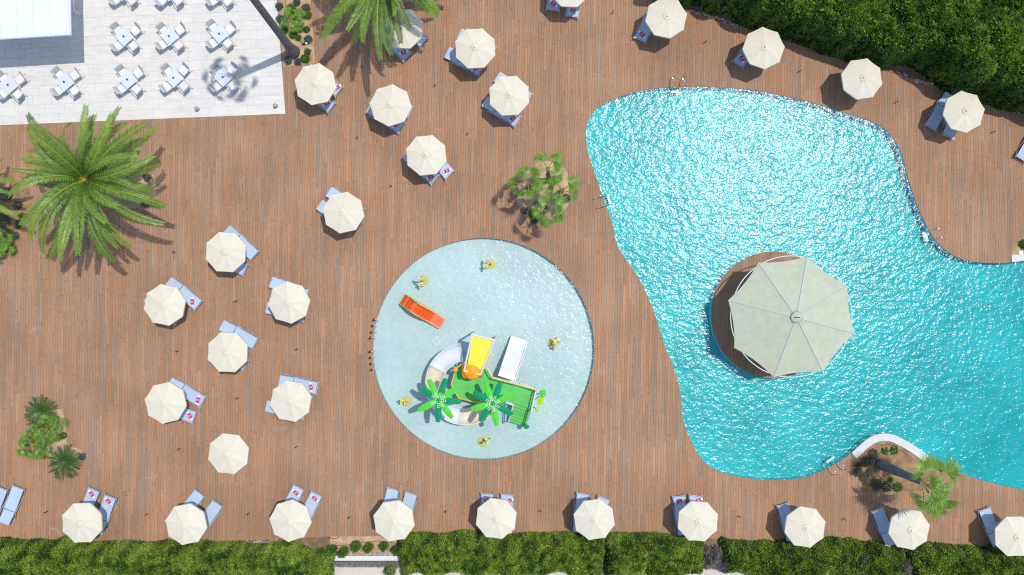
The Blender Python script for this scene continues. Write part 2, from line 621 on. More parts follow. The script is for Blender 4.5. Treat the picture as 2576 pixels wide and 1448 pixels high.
PAL = np.array([(0.351, 0.194, 0.116), (0.336, 0.197, 0.125), (0.380, 0.185, 0.097), (0.291, 0.194, 0.138), (0.258, 0.192, 0.149), (0.390, 0.225, 0.138)])
PW = np.array([0.33, 0.24, 0.15, 0.13, 0.07, 0.08])
BW, GAP = 0.1365, 0.007
planks = []          # (polygon, tone, top z, area)
col = -210
while col * BW < 29.5:
    x0, x1 = col * BW + GAP / 2, (col + 1) * BW - GAP / 2
    if x0 > -29:
        y = -16.0 + random.uniform(-2, 0)
        joints = [y]
        while y < 17:
            y += random.choice((1.1, 1.6, 2.2, 2.2, 2.9, 3.6)) * random.uniform(0.9, 1.1)
            joints.append(y)
        tones = []
        for _ in joints:
            c = PAL[RNG.choice(6, p=PW)] * RNG.uniform(0.86, 1.14)
            tones.append((0.60 * c + 0.40 * PAL[:2].mean(0)) * np.array([0.97, 0.965, 0.90]))
        for xs, sp in strips(x0, x1):
            lo_all, hi_all = min(s[0] for s in sp), max(s[1] for s in sp)
            for k in range(len(joints) - 1):
                ya, yb = joints[k] + 0.004, joints[k + 1] - 0.004
                if yb < lo_all or ya > hi_all:
                    continue
                lo = [max(s[0], ya) for s in sp]
                hi = [max(min(s[1], yb), l) for s, l in zip(sp, lo)]
                if max(h - l for h, l in zip(hi, lo)) < 0.03:
                    continue
                straight_lo = max(lo) - min(lo) < 1e-5
                straight_hi = max(hi) - min(hi) < 1e-5
                pl = [(xs[0], lo[0])] + ([] if straight_lo else [(xs[1], lo[1])]) + [(xs[2], lo[2]), (xs[2], hi[2])]
                pl += ([] if straight_hi else [(xs[1], hi[1])]) + [(xs[0], hi[0])]
                area = (xs[2] - xs[0]) * sum(h - l for h, l in zip(hi, lo)) / 3
                planks.append(([rot_ for rot_ in pl], tones[k], random.uniform(-0.003, 0.001), area))
    col += 1


def unrot(p):
    return (p[0] * cT + p[1] * sT, -p[0] * sT + p[1] * cT)


def plank_geo(pl, z):
    n = len(pl)
    pts = [unrot(p) for p in pl]
    vs = [(x, y, z) for x, y in pts] + [(x, y, -0.034) for x, y in pts]
    fs = [tuple(range(n))] + [((i + 1) % n, i, i + n, (i + 1) % n + n) for i in range(n)]
    return vs, fs


VIEWX, VIEWY = 25.3, 14.2


def on_view(p):
    pts = [unrot(q) for q in p[0]]
    cx, cy = sum(q[0] for q in pts) / len(pts), sum(q[1] for q in pts) / len(pts)
    return abs(cx) < VIEWX and abs(cy) < VIEWY - 1.2, cx, cy


isl_pl, deck_pl = [], []
for p in planks:
    ok, cx, cy = on_view(p)
    (isl_pl if math.hypot(cx - ISL_C[0], cy - ISL_C[1]) < ISL_R + 0.2 else deck_pl).append((p, ok))
order = sorted([k for k, (p, ok) in enumerate(deck_pl) if ok], key=lambda k: -deck_pl[k][0][3])
single = set(order[:300])
rest, rest_t = MB(), []
for k, (p, ok) in enumerate(deck_pl):
    vs, fs = plank_geo(p[0], p[2])
    if k in single:
        m = MB().add(vs, fs)
        me = m.mesh('plank')
        tone_attr(me, [p[1]] * len(fs))
        link('plank', me, M_PLANK, deck)
    else:
        rest.add(vs, fs)
        rest_t += [p[1]] * len(fs)
me = rest.mesh('planking')
tone_attr(me, rest_t)
link('planking', me, M_PLANK, deck, kind='stuff')
for p, ok in isl_pl:
    vs, fs = plank_geo(p[0], p[2])
    me = MB().add(vs, fs).mesh('plank')
    tone_attr(me, [p[1] * 0.9] * len(fs))
    link('plank', me, M_PLANK, island)


def basin(name, ring, top, bottom, floor_fn, wmat, fmat, n=60):
    xs, ys = [p[0] for p in ring], [p[1] for p in ring]
    m = MB()
    k = len(ring)
    m.add([(x, y, top) for x, y in ring] + [(x, y, bottom) for x, y in ring],
          [(i, (i + 1) % k, (i + 1) % k + k, i + k) for i in range(k)])
    o = m.build(name, wmat, kind='structure')
    g = MB()
    x0, x1, y0, y1 = min(xs) - 0.02, max(xs) + 0.02, min(ys) - 0.02, max(ys) + 0.02
    for j in range(n + 1):
        for i in range(n + 1):
            x, y = x0 + (x1 - x0) * i / n, y0 + (y1 - y0) * j / n
            g.v.append((x, y, floor_fn(x, y)))
    for j in range(n):
        for i in range(n):
            a = j * (n + 1) + i
            g.f.append((a, a + 1, a + n + 2, a + n + 1))
    g.build('pool_floor', fmat, o, smooth=True)
    return o


def pool_depth(x, y):
    # shelving up towards the left-hand shore, deepest at the upper right
    q = P(1640, 640)
    d = (x - q.x) * 0.93 + (y - q.y) * 0.30
    t = min(1, max(0, (d + 1.5) / 11.0))
    return -(0.50 + 0.14 * t * t * (3 - 2 * t))


basin('swimming_pool_basin', POOL, -0.051, -2.4, pool_depth, M_POOLW, M_POOLF)
basin('splash_pool_basin', KID, -0.051, -0.9, lambda x, y: -0.40 - 0.02 * math.sin(x) * math.sin(y), M_KIDW, M_KIDF, 24)


def water(name, ring, top, bottom, mat):
    m = MB()
    k = len(ring)
    m.v = [(x, y, top) for x, y in ring] + [(x, y, bottom) for x, y in ring]
    m.f = [tuple(range(k)), tuple(range(2 * k - 1, k - 1, -1))] + [((i + 1) % k, i, i + k, (i + 1) % k + k) for i in range(k)]
    me = m.mesh(name)
    import bmesh
    bm = bmesh.new()
    bm.from_mesh(me)
    bmesh.ops.recalc_face_normals(bm, faces=bm.faces)
    bmesh.ops.triangulate(bm, faces=[f for f in bm.faces if len(f.verts) > 4])
    bm.to_mesh(me)
    bm.free()
    return link(name, me, mat, kind='structure')


def shrink(ring, d):
    cx, cy = sum(p[0] for p in ring) / len(ring), sum(p[1] for p in ring) / len(ring)
    out = []
    n = len(ring)
    for i in range(n):
        a, b = Vector(ring[i - 1]), Vector(ring[(i + 1) % n])
        t = (b - a).normalized()
        nn = Vector((-t.y, t.x))
        q = Vector(ring[i]) + nn * d
        out.append((q.x, q.y))
    return out


def area2(r):
    return sum(r[i - 1][0] * r[i][1] - r[i][0] * r[i - 1][1] for i in range(len(r)))


water('swimming_pool_water', shrink(POOL, 0.004 if area2(POOL) > 0 else -0.004), -0.07, -2.2, M_WATER)
water('splash_pool_water', shrink(KID, 0.004), -0.06, -0.7, M_KWATER)

# planting beds: gently mounded soil
def bed(name, ring, mat=M_SOIL, hump=0.06):
    cx, cy = sum(p[0] for p in ring) / len(ring), sum(p[1] for p in ring) / len(ring)
    m = fill([ring], -0.03)
    base = fill([ring], -0.03)
    g = MB()
    xs, ys = [p[0] for p in ring], [p[1] for p in ring]
    k = len(ring)
    inner = [((p[0] - cx) * 0.86 + cx, (p[1] - cy) * 0.86 + cy) for p in ring]
    g.v = [(x, y, -0.03) for x, y in ring] + [(x, y, hump) for x, y in inner]
    g.f = [(i, (i + 1) % k, (i + 1) % k + k, i + k) for i in range(k)]
    ti = tessellate_polygon([[Vector((x, y, 0)) for x, y in inner]])
    for t in ti:
        g.f.append(tuple(i + k for i in t))
    return g.build(name, mat, kind='structure')


for nm, rg in (('planting_bed_top', BED_TOP), ('planting_bed_palm', BED_PALM), ('planting_bed_left', BED_LEFT), ('planting_bed_fan_palms', BED_FAN),
               ('planting_bed_cycads', BED_CYC), ('planting_bed_pool_corner', BED_SE), ('planting_bed_right', BED_E)):
    bed(nm, rg, M_SOIL2 if 'corner' in nm or 'left' in nm else M_SOIL, 0.03)

# white coping round the corner bed
cm = MB()
ce = COPE_EDGE
inn = []
for i, p in enumerate(ce):
    a, b = Vector(ce[max(i - 1, 0)]), Vector(ce[min(i + 1, len(ce) - 1)])
    t = (b - a).normalized()
    nn = Vector((-t.y, t.x))
    if nn.y > 0:
        nn = -nn
    inn.append((p[0] + nn.x * 0.37, p[1] + nn.y * 0.37))
k = len(ce)
cm.v = [(x, y, 0.05) for x, y in ce] + [(x, y, 0.05) for x, y in inn] + [(x, y, -0.3) for x, y in ce] + [(x, y, -0.03) for x, y in inn]
for i in range(k - 1):
    cm.f += [(i, i + 1, i + 1 + k, i + k), (i, i + 2 * k, i + 1 + 2 * k, i + 1), (i + k, i + 1 + k, i + 1 + 3 * k, i + 3 * k)]
cm.f += [(0, k, 3 * k, 2 * k), (k - 1, 3 * k - 1, 4 * k - 1, 2 * k - 1)]
tag(cm.build('pool_coping', M_COPE), 'curved white coping kerb between the big pool and the corner palm bed', 'coping')
sl = MB().prism([P2(*p) for p in [(2544.5, 660.5), (2544, 642), (2690, 632), (2690, 650), (2576, 656.5)]], -0.3, 0.05)
tag(sl.build('pool_slab', M_COPE), 'white slab at the pool edge beside the bed at the right margin', 'slab')
ds = MB().lathe([(0.0, 0), (0.12, 0.0), (0.125, 0.03), (0.11, 0.055), (0.03, 0.06)], 20)
tag(ds.build('skimmer_lid', M_WHITE, loc=P(2567.5, 637, 0.05)), 'round white lid on the slab at the right margin', 'lid')

# ------------------------------------------------------------------ tiled terrace
terrace = MB().prism(TERR, -0.2, 0.008).build('terrace', M_GROUT, kind='structure')


def clip_convex(poly, ring):
    """Sutherland-Hodgman, ring counter-clockwise"""
    out = poly
    n = len(ring)
    for i in range(n):
        ax, ay = ring[i]
        bx, by = ring[(i + 1) % n]
        f = lambda p: (bx - ax) * (p[1] - ay) - (by - ay) * (p[0] - ax)
        src, out = out, []
        for j in range(len(src)):
            p, q = src[j - 1], src[j]
            fp, fq = f(p), f(q)
            if (fp >= 0) != (fq >= 0):
                t = fp / (fp - fq)
                out.append((p[0] + (q[0] - p[0]) * t, p[1] + (q[1] - p[1]) * t))
            if fq >= 0:
                out.append(q)
        if not out:
            return []
    return out


TR = list(TERR)
if area2(TR) < 0:
    TR.reverse()
ta = R(2.3)
ex, ey = Vector((math.cos(ta), math.sin(ta))), Vector((-math.sin(ta), math.cos(ta)))
org = Vector(P2(718, 287))
TWD, THT, GR = 0.95, 0.475, 0.003
n_t = 0
for rj in range(0, 17):
    off = (rj % 3) * TWD / 3
    for ci in range(-1, 18):
        a = org - ex * ((ci + 1) * TWD) + ey * (rj * THT) + ex * off
        q = [a + ex * GR + ey * GR, a + ex * (TWD - GR) + ey * GR, a + ex * (TWD - GR) + ey * (THT - GR), a + ex * GR + ey * (THT - GR)]
        pl = clip_convex([tuple(v) for v in q], TR)
        if len(pl) < 3 or abs(area2(pl)) < 0.02:
            continue
        cx, cy = sum(p[0] for p in pl) / len(pl), sum(p[1] for p in pl) / len(pl)
        if cy > 14.6 or cx < -26.3:
            continue
        if cx < P(120, 0).x and cy > P(0, 60).y:
            continue
        zt = 0.022 + random.uniform(0, 0.002)
        n = len(pl)
        m = MB().add([(x, y, zt) for x, y in pl] + [(x, y, 0.009) for x, y in pl], [tuple(range(n))] + [((i + 1) % n, i, i + n, (i + 1) % n + n) for i in range(n)])
        me = m.mesh('tile')
        c = np.array((0.615, 0.595, 0.55)) * random.uniform(0.97, 1.03) + np.array((0.010, 0.0, -0.014)) * random.uniform(-1, 1.3)
        tone_attr(me, [c] * (n + 1))
        link('tile', me, M_TILE, terrace)
        n_t += 1

# terrace step line at the top, bollards on its lower edge
for (x, y, lb) in ((498, 276, 'short grey bollard on the tiles below the terrace tables'), (695, 268, 'short grey bollard at the right corner of the tiled terrace'),
                   (80, 297, 'short grey bollard at the tile edge among the palm fronds')):
    t = thing('bollard', lb, 'bollard', P(x, y, 0.02), group='bollards on the terrace edge')
    MB().lathe([(0.10, 0), (0.10, 0.02), (0.075, 0.03), (0.075, 0.30)], 14).build('post', M_GREY, t, True)
    MB().lathe([(0.095, 0.30), (0.10, 0.32), (0.095, 0.345), (0.03, 0.35)], 14).build('cap', M_GREY, t, True)

# ------------------------------------------------------------------ building corner, top left
bt = thing('building', 'building corner with a white standing seam metal roof at top left', 'building', P(60, 20, 0))
bo = bt.location.copy()


def loc(v):
    return Vector(v) - bo


rc = [P(-80, 101.5, 4.0), P(175, 86.5, 4.0), P(170, -80, 4.0), P(-80, -80, 4.0)]
wl = [P(-80, 20, 0), P(60, 12, 0), P(60, -80, 0), P(-80, -80, 0)]
m = MB()
m.add([loc((v.x, v.y, 0.02)) for v in wl] + [loc((v.x, v.y, 3.86)) for v in wl], [(0, 1, 5, 4), (1, 2, 6, 5), (2, 3, 7, 6), (3, 0, 4, 7)])
m.build('wall', M_WALLP, bt)
m = MB()
m.add([loc((v.x, v.y, 3.86)) for v in rc] + [loc((v.x, v.y, 3.985)) for v in rc], [(3, 2, 1, 0), (4, 5, 6, 7), (0, 1, 5, 4), (1, 2, 6, 5), (2, 3, 7, 6), (3, 0, 4, 7)])
roof = m.build('roof', M_WHITEM, bt)
for j in range(6):
    xa, xb = -80 + j * 41.3, -80 + (j + 1) * 41.3
    f = lambda x: 101.5 + (86.5 - 101.5) * (x + 80) / 255 - 1.0
    q = [P(xa + 0.8, f(xa), 4.0), P(xb - 0.8, f(xb), 4.0), P(xb - 0.8 - 3.0, -80, 4.0), P(xa + 0.8 - 3.0, -80, 4.0)]
    MB().add([loc((v.x, v.y, 3.99 - 0.0)) for v in q] + [loc((v.x, v.y, 4.02)) for v in q],
             [(4, 5, 6, 7), (0, 1, 5, 4), (1, 2, 6, 5), (2, 3, 7, 6), (3, 0, 4, 7)]).build('roof_panel', M_ROOF, roof)
    if j < 5:
        a, b = P(xb, f(xb), 4.0), P(xb - 3.0, -80, 4.0)
        MB().tube([loc((a.x, a.y, 4.03)), loc((b.x, b.y, 4.03))], 0.025, 5).build('seam', M_ROOF, roof)
a, b, c = P(-80, 102.2, 3.95), P(178, 87, 3.95), P(173, -80, 3.95)
MB().tube([loc(a), loc(b), loc(c)], 0.07, 6).build('gutter', M_WHITEM, bt)
# screen / rail beside the wall
t = thing('wall_screen', 'white framed side screen with handrail beside the building wall', 'screen', P(186, 15, 0.02))
so = t.location.copy()
m = MB()
a, b = P(181, -60, 0) - so, P(184, 34, 0) - so
m.tube([(a.x, a.y, 2.2), (b.x, b.y, 2.2)], 0.05, 6)
m.build('top_rail', M_WHITEM, t)
MB().tube([(b.x, b.y, 0), (b.x, b.y, 2.2)], 0.04, 6).build('post', M_WHITEM, t)
MB().add([(a.x, a.y, 0.1), (b.x, b.y, 0.1), (b.x, b.y, 2.1), (a.x, a.y, 2.1)], [(0, 1, 2, 3)]).build('panel', M_WALLP, t)
a, b = P(202, -10, 0) - so, P(205, 40, 0) - so
hr = MB()
hr.tube([(a.x, a.y, 1.0), (b.x, b.y, 1.0), (b.x, b.y, 0.0)], 0.025, 6)
hr.build('handrail', M_STEEL, t)

# ------------------------------------------------------------------ tables and chairs
def make_chair():
    t = thing('armchair', '', 'chair')
    m = MB().box((0, 0, 0.425), (0.50, 0.50, 0.03))
    m.build('seat', M_CHAIR, t)
    MB().box((0.015, 0, 0.462), (0.45, 0.45, 0.045)).build('cushion', M_CUSH, t)
    bk = MB()
    prof = [(-0.235, 0.44), (-0.275, 0.60), (-0.325, 0.75), (-0.385, 0.87)]
    vs, fs = [], []
    for k, (x, z) in enumerate(prof):
        for y, bow in ((-0.27, 0.03), (-0.13, 0.0), (0.13, 0.0), (0.27, 0.03)):
            vs.append((x + bow, y, z))
            vs.append((x + bow - 0.03, y, z - 0.006))
    for k in range(3):
        for j in range(3):
            a = k * 8 + j * 2
            fs += [(a, a + 2, a + 10, a + 8), (a + 1, a + 9, a + 11, a + 3)]
    for k in range(3):
        fs += [(k * 8, k * 8 + 8, k * 8 + 9, k * 8 + 1), (k * 8 + 6, k * 8 + 7, k * 8 + 15, k * 8 + 14)]
    for j in range(3):
        fs += [(24 + j * 2, 26 + j * 2, 27 + j * 2, 25 + j * 2), (j * 2, j * 2 + 1, j * 2 + 3, j * 2 + 2)]
    bk.add(vs, fs).build('backrest', M_CHAIR, t)
    for s in (-1, 1):
        MB().tube([(-0.30, s * 0.265, 0.66), (-0.1, s * 0.285, 0.655), (0.18, s * 0.285, 0.64), (0.22, s * 0.28, 0.60), (0.20, s * 0.265, 0.43)], 0.02, 5).build('armrest', M_WHITEM, t)
        MB().tube([(0.21, s * 0.235, 0.42), (0.255, s * 0.25, 0.0)], [0.02, 0.015], 5).build('leg', M_WHITEM, t)
        MB().tube([(-0.22, s * 0.235, 0.42), (-0.40, s * 0.26, 0.0)], [0.02, 0.015], 5).build('leg', M_WHITEM, t)
    return t


def make_table():
    t = thing('dining_table', '', 'table')
    MB().box((0, 0, 0.725), (0.69, 0.69, 0.03)).build('tabletop', M_TABLE, t)
    MB().tube([(0, 0, 0.03), (0, 0, 0.71)], 0.035, 8).build('pedestal', M_WHITEM, t)
    m = MB()
    m.box((0, 0, 0.012), (0.62, 0.07, 0.024))
    m.box((0, 0, 0.030), (0.07, 0.62, 0.012))
    m.build('base', M_WHITEM, t)
    return t


def make_tableplant():
    t = thing('table_plant', '', 'plant')
    MB().lathe([(0.035, 0), (0.05, 0.07), (0.045, 0.075)], 10).build('pot', M_GREY, t)
    n = 26
    az = RNG.uniform(0, 6.283, n)
    el = RNG.uniform(0.3, 1.4, n)
    d = np.stack([np.cos(az) * np.cos(el), np.sin(az) * np.cos(el), np.sin(el)], 1)
    me = blades_mesh('leaves', np.tile([[0, 0, 0.07]], (n, 1)), d, RNG.uniform(0.05, 0.085, n), 0.022, np.array([0.07, 0.16, 0.05]) * RNG.uniform(0.6, 1.5, (n, 1)))
    link('leaves', me, M_LEAF, t)
    return t


def blades_quads(pos, d, ln, wd, droop=0.0):
    """one leaf-shaped quad per row"""
    n = len(pos)
    d = d / np.linalg.norm(d, axis=1, keepdims=True)
    rnd = RNG.normal(size=(n, 3))
    side = np.cross(d, rnd)
    side /= np.linalg.norm(side, axis=1, keepdims=True) + 1e-9
    ln = np.broadcast_to(np.asarray(ln, float), (n,))[:, None]
    wd = np.broadcast_to(np.asarray(wd, float), (n,))[:, None]
    tip = pos + d * ln
    tip[:, 2] -= droop * ln[:, 0]
    mid = pos + d * ln * 0.5
    return np.stack([pos, mid + side * wd, tip, mid - side * wd], 1)


def blades_mesh(name, pos, d, ln, wd, cols, droop=0.0):
    return np_quads(name, blades_quads(pos, d, ln, wd, droop), cols)


TABLES = [((313, 93), 'second row, first table from the roof', 0xF), ((427, 92), 'second row, middle table', 0xF), ((553, 86), 'second row, right table', 0xF),
          ((22, 215), 'front row, table at the left margin', 0xF), ((163, 207), 'front row, second table from left', 0xF), ((322, 201), 'front row, third table from left', 0xF),
          ((438, 197), 'front row, fourth table from left', 0xF), ((562, 195), 'front row, rightmost table in palm shade', 0xF),
          ((308, -21), 'top row, left table cut by the frame', 0b1100), ((425, -20), 'top row, middle table cut by the frame', 0b1100), ((552, -21), 'top row, right table cut by the frame', 0b1100)]
SIDES = ['upper left', 'upper right', 'lower left', 'lower right']
SA = [ang(-1, -1), ang(1, -1), ang(-1, 1), ang(1, 1)]
chair0, table0, plant0 = make_chair(), make_table(), make_tableplant()
first = [True, True, True]


def use(proto, k):
    if first[k]:
        first[k] = False
        return proto
    return copy_tree(proto)


for (xy, ref, mask) in TABLES:
    t = use(table0, 1)
    t.location = P(xy[0], xy[1], 0.74)
    t.location.z = 0.022
    rz = R(random.uniform(-3, 2)) + R(-3)
    t.rotation_euler = (0, 0, R(45) + rz)
    tag(t, 'white square terrace table, ' + ref, 'table', 'white terrace tables')
    if xy[1] > 0:
        p = use(plant0, 2)
        p.location = (t.location.x - 0.01, t.location.y, 0.762)
        p.rotation_euler = (0, 0, random.uniform(0, 6))
        tag(p, 'small potted succulent on the ' + ref, 'plant', 'succulents on the terrace tables')
    for s in range(4):
        if not mask >> (s) & 1:
            continue
        c = use(chair0, 0)
        a = SA[s] + rz
        d = 0.505 + (0.05 if s == 1 else 0) + random.uniform(-0.02, 0.03)
        c.scale = (0.84, 0.84, 0.92)
        off = random.uniform(-0.05, 0.05)
        c.location = (t.location.x + math.cos(a) * d - math.sin(a) * off, t.location.y + math.sin(a) * d + math.cos(a) * off, 0.022)
        c.rotation_euler = (0, 0, a + math.pi + R(random.uniform(-7, 7)))
        tag(c, 'white armchair at the %s side, %s' % (SIDES[s], ref), 'chair', 'white armchairs on the terrace')

# ------------------------------------------------------------------ parasols
PARASOLS = [((1433, -31), 20, 'parasol cut by the top edge'),
            ((1676, 47), 10, 'leftmost parasol under the conifer hedge'), ((1921, 122), 3, 'second parasol along the conifer hedge'),
            ((2168, 198), 31, 'third parasol along the conifer hedge'), ((2424, 282), 7, 'rightmost parasol along the conifer hedge'),
            ((1012, 73), 20, 'parasol overhung by palm fronds'), ((1196, 121), 25, 'parasol right of the palm-hung one'),
            ((792, 209), 34, 'parasol at the tiled terrace corner'), ((980, 265), 40, 'parasol below the palm-hung one'),
            ((1281, 243), 25, 'parasol nearest the upper pool shore'), ((1073, 393), 28, 'parasol left of the fan palm bed'),
            ((861, 535), 35, 'lone parasol left above the splash pool'),
            ((565, 634), 19, 'top parasol of the left cluster'), ((411, 768), 11, 'upper left parasol of the left cluster'),
            ((726, 760), 6, 'upper right parasol of the left cluster'), ((573, 888), 20, 'middle parasol of the left cluster'),
            ((416, 1017), 36, 'lower left parasol of the left cluster'), ((729, 1012), 12, 'lower right parasol of the left cluster'),
            ((575, 1144), 16, 'bottom parasol of the left cluster'),
            ((205, 1316), 24, 'first parasol of the bottom row'), ((467, 1319), 34, 'second parasol of the bottom row'), ((731, 1314), 40, 'third parasol of the bottom row'),
            ((991, 1311), 31, 'fourth parasol of the bottom row'), ((1249, 1304), 16, 'fifth parasol of the bottom row'), ((1496, 1309), 31, 'sixth parasol of the bottom row'),
            ((1755, 1312), 19, 'seventh parasol of the bottom row'), ((2026, 1328), 14, 'eighth parasol of the bottom row'), ((2288, 1331), 11, 'ninth parasol of the bottom row'),
            ((2556, 1352), 24, 'tenth parasol of the bottom row')]


def make_parasol():
    t = thing('parasol', '', 'parasol')
    Rr, ze, zp = 1.03, 2.14, 2.42
    h = math.pi / 8
    vs, fs = [], []
    nr, nt = 5, 4
    for i in range(nr + 1):
        u = i / nr
        r = 0.05 + (Rr - 0.05) * u
        for j in range(nt + 1):
            v = j / nt * 2 - 1
            # straight chord between the ribs, sagging a little
            a = Vector((r * math.cos(-h), r * math.sin(-h)))
            b = Vector((r * math.cos(h), r * math.sin(h)))
            q = a.lerp(b, (v + 1) / 2)
            z = zp + (ze - zp) * u ** 1.08 - 0.035 * u * (1 - v * v)
            f = 1 - 0.012 * u * (1 - v * v)
            vs.append((q.x * f, q.y * f, z))
    for i in range(nr):
        for j in range(nt):
            a = i * (nt + 1) + j
            fs.append((a, a + nt + 1, a + nt + 2, a + 1))
    pm = MB().add(vs, fs).mesh('canopy_panel', False)
    pm.materials.append(M_CREAM)
    # hanging valance of one panel
    vv, vf = [], []
    for j in range(5):
        v = -0.94 + 1.88 * j / 4
        a = Vector((Rr * math.cos(-h), Rr * math.sin(-h)))
        b = Vector((Rr * math.cos(h), Rr * math.sin(h)))
        q = a.lerp(b, (v + 1) / 2) * (1 - 0.012 * (1 - v * v))
        z = ze - 0.035 * (1 - v * v)
        vv += [(q.x * 1.001, q.y * 1.001, z), (q.x * 1.012, q.y * 1.012, z - 0.13 + 0.012 * abs(v))]
    for j in range(4):
        vf.append((j * 2, j * 2 + 1, j * 2 + 3, j * 2 + 2))
    vm = MB().add(vv, vf).mesh('valance')
    vm.materials.append(M_CREAM)
    rm = MB().tube([(0.04, 0, zp - 0.06), (1.0, 0, ze - 0.012)], 0.01, 4).mesh('rib')
    rm.materials.append(M_WHITEM)
    for k in range(8):
        p = link('canopy_panel', pm, None, t, rz=k * math.pi / 4)
        link('valance', vm, None, p)
        link('rib', rm, None, t, rz=(k + 0.5) * math.pi / 4)
    # scalloped vent cap
    vs, fs = [(0, 0, zp + 0.055)], []
    n = 32
    for k in range(n):
        a = 2 * math.pi * k / n
        r = 0.165 + 0.028 * abs(math.sin(4 * a))
        vs.append((0.6 * r * math.cos(a), 0.6 * r * math.sin(a), zp + 0.04))
        vs.append((r * math.cos(a), r * math.sin(a), zp - 0.012 + 0.014 * math.cos(8 * a)))
    for k in range(n):
        b = (k + 1) % n
        fs += [(0, 1 + 2 * k, 1 + 2 * b), (1 + 2 * k, 2 + 2 * k, 2 + 2 * b, 1 + 2 * b)]
    MB().add(vs, fs).build('vent_cap', M_CREAM, t, True)
    MB().lathe([(0.02, 0.0), (0.05, 0.02), (0.062, 0.055), (0.05, 0.09), (0.02, 0.105)], 12, (0, 0, zp + 0.04)).build('finial', M_WHITE, t, True)
    MB().tube([(0, 0, 0.05), (0, 0, zp)], 0.024, 8).build('pole', M_WHITEM, t)
    MB().lathe([(0.30, 0.0), (0.30, 0.04), (0.24, 0.065), (0.05, 0.08), (0.04, 0.22), (0.03, 0.22)], 16).build('base', M_GREY, t)
    return t


par0 = make_parasol()
PAR_XY = []
for k, (xy, a, ref) in enumerate(PARASOLS):
    t = par0 if k == 0 else copy_tree(par0)
    w = P(xy[0], xy[1], 2.2)
    t.location = (w.x, w.y, 0.0)
    # a small natural tilt of each pole
    t.rotation_euler = (R(random.uniform(-1.2, 1.2)), R(random.uniform(-1.2, 1.2)), R(a) + math.pi / 8)
    PAR_XY.append((w.x, w.y))
    tag(t, 'cream octagonal canvas parasol, the ' + ref, 'parasol', 'cream parasols on the deck')

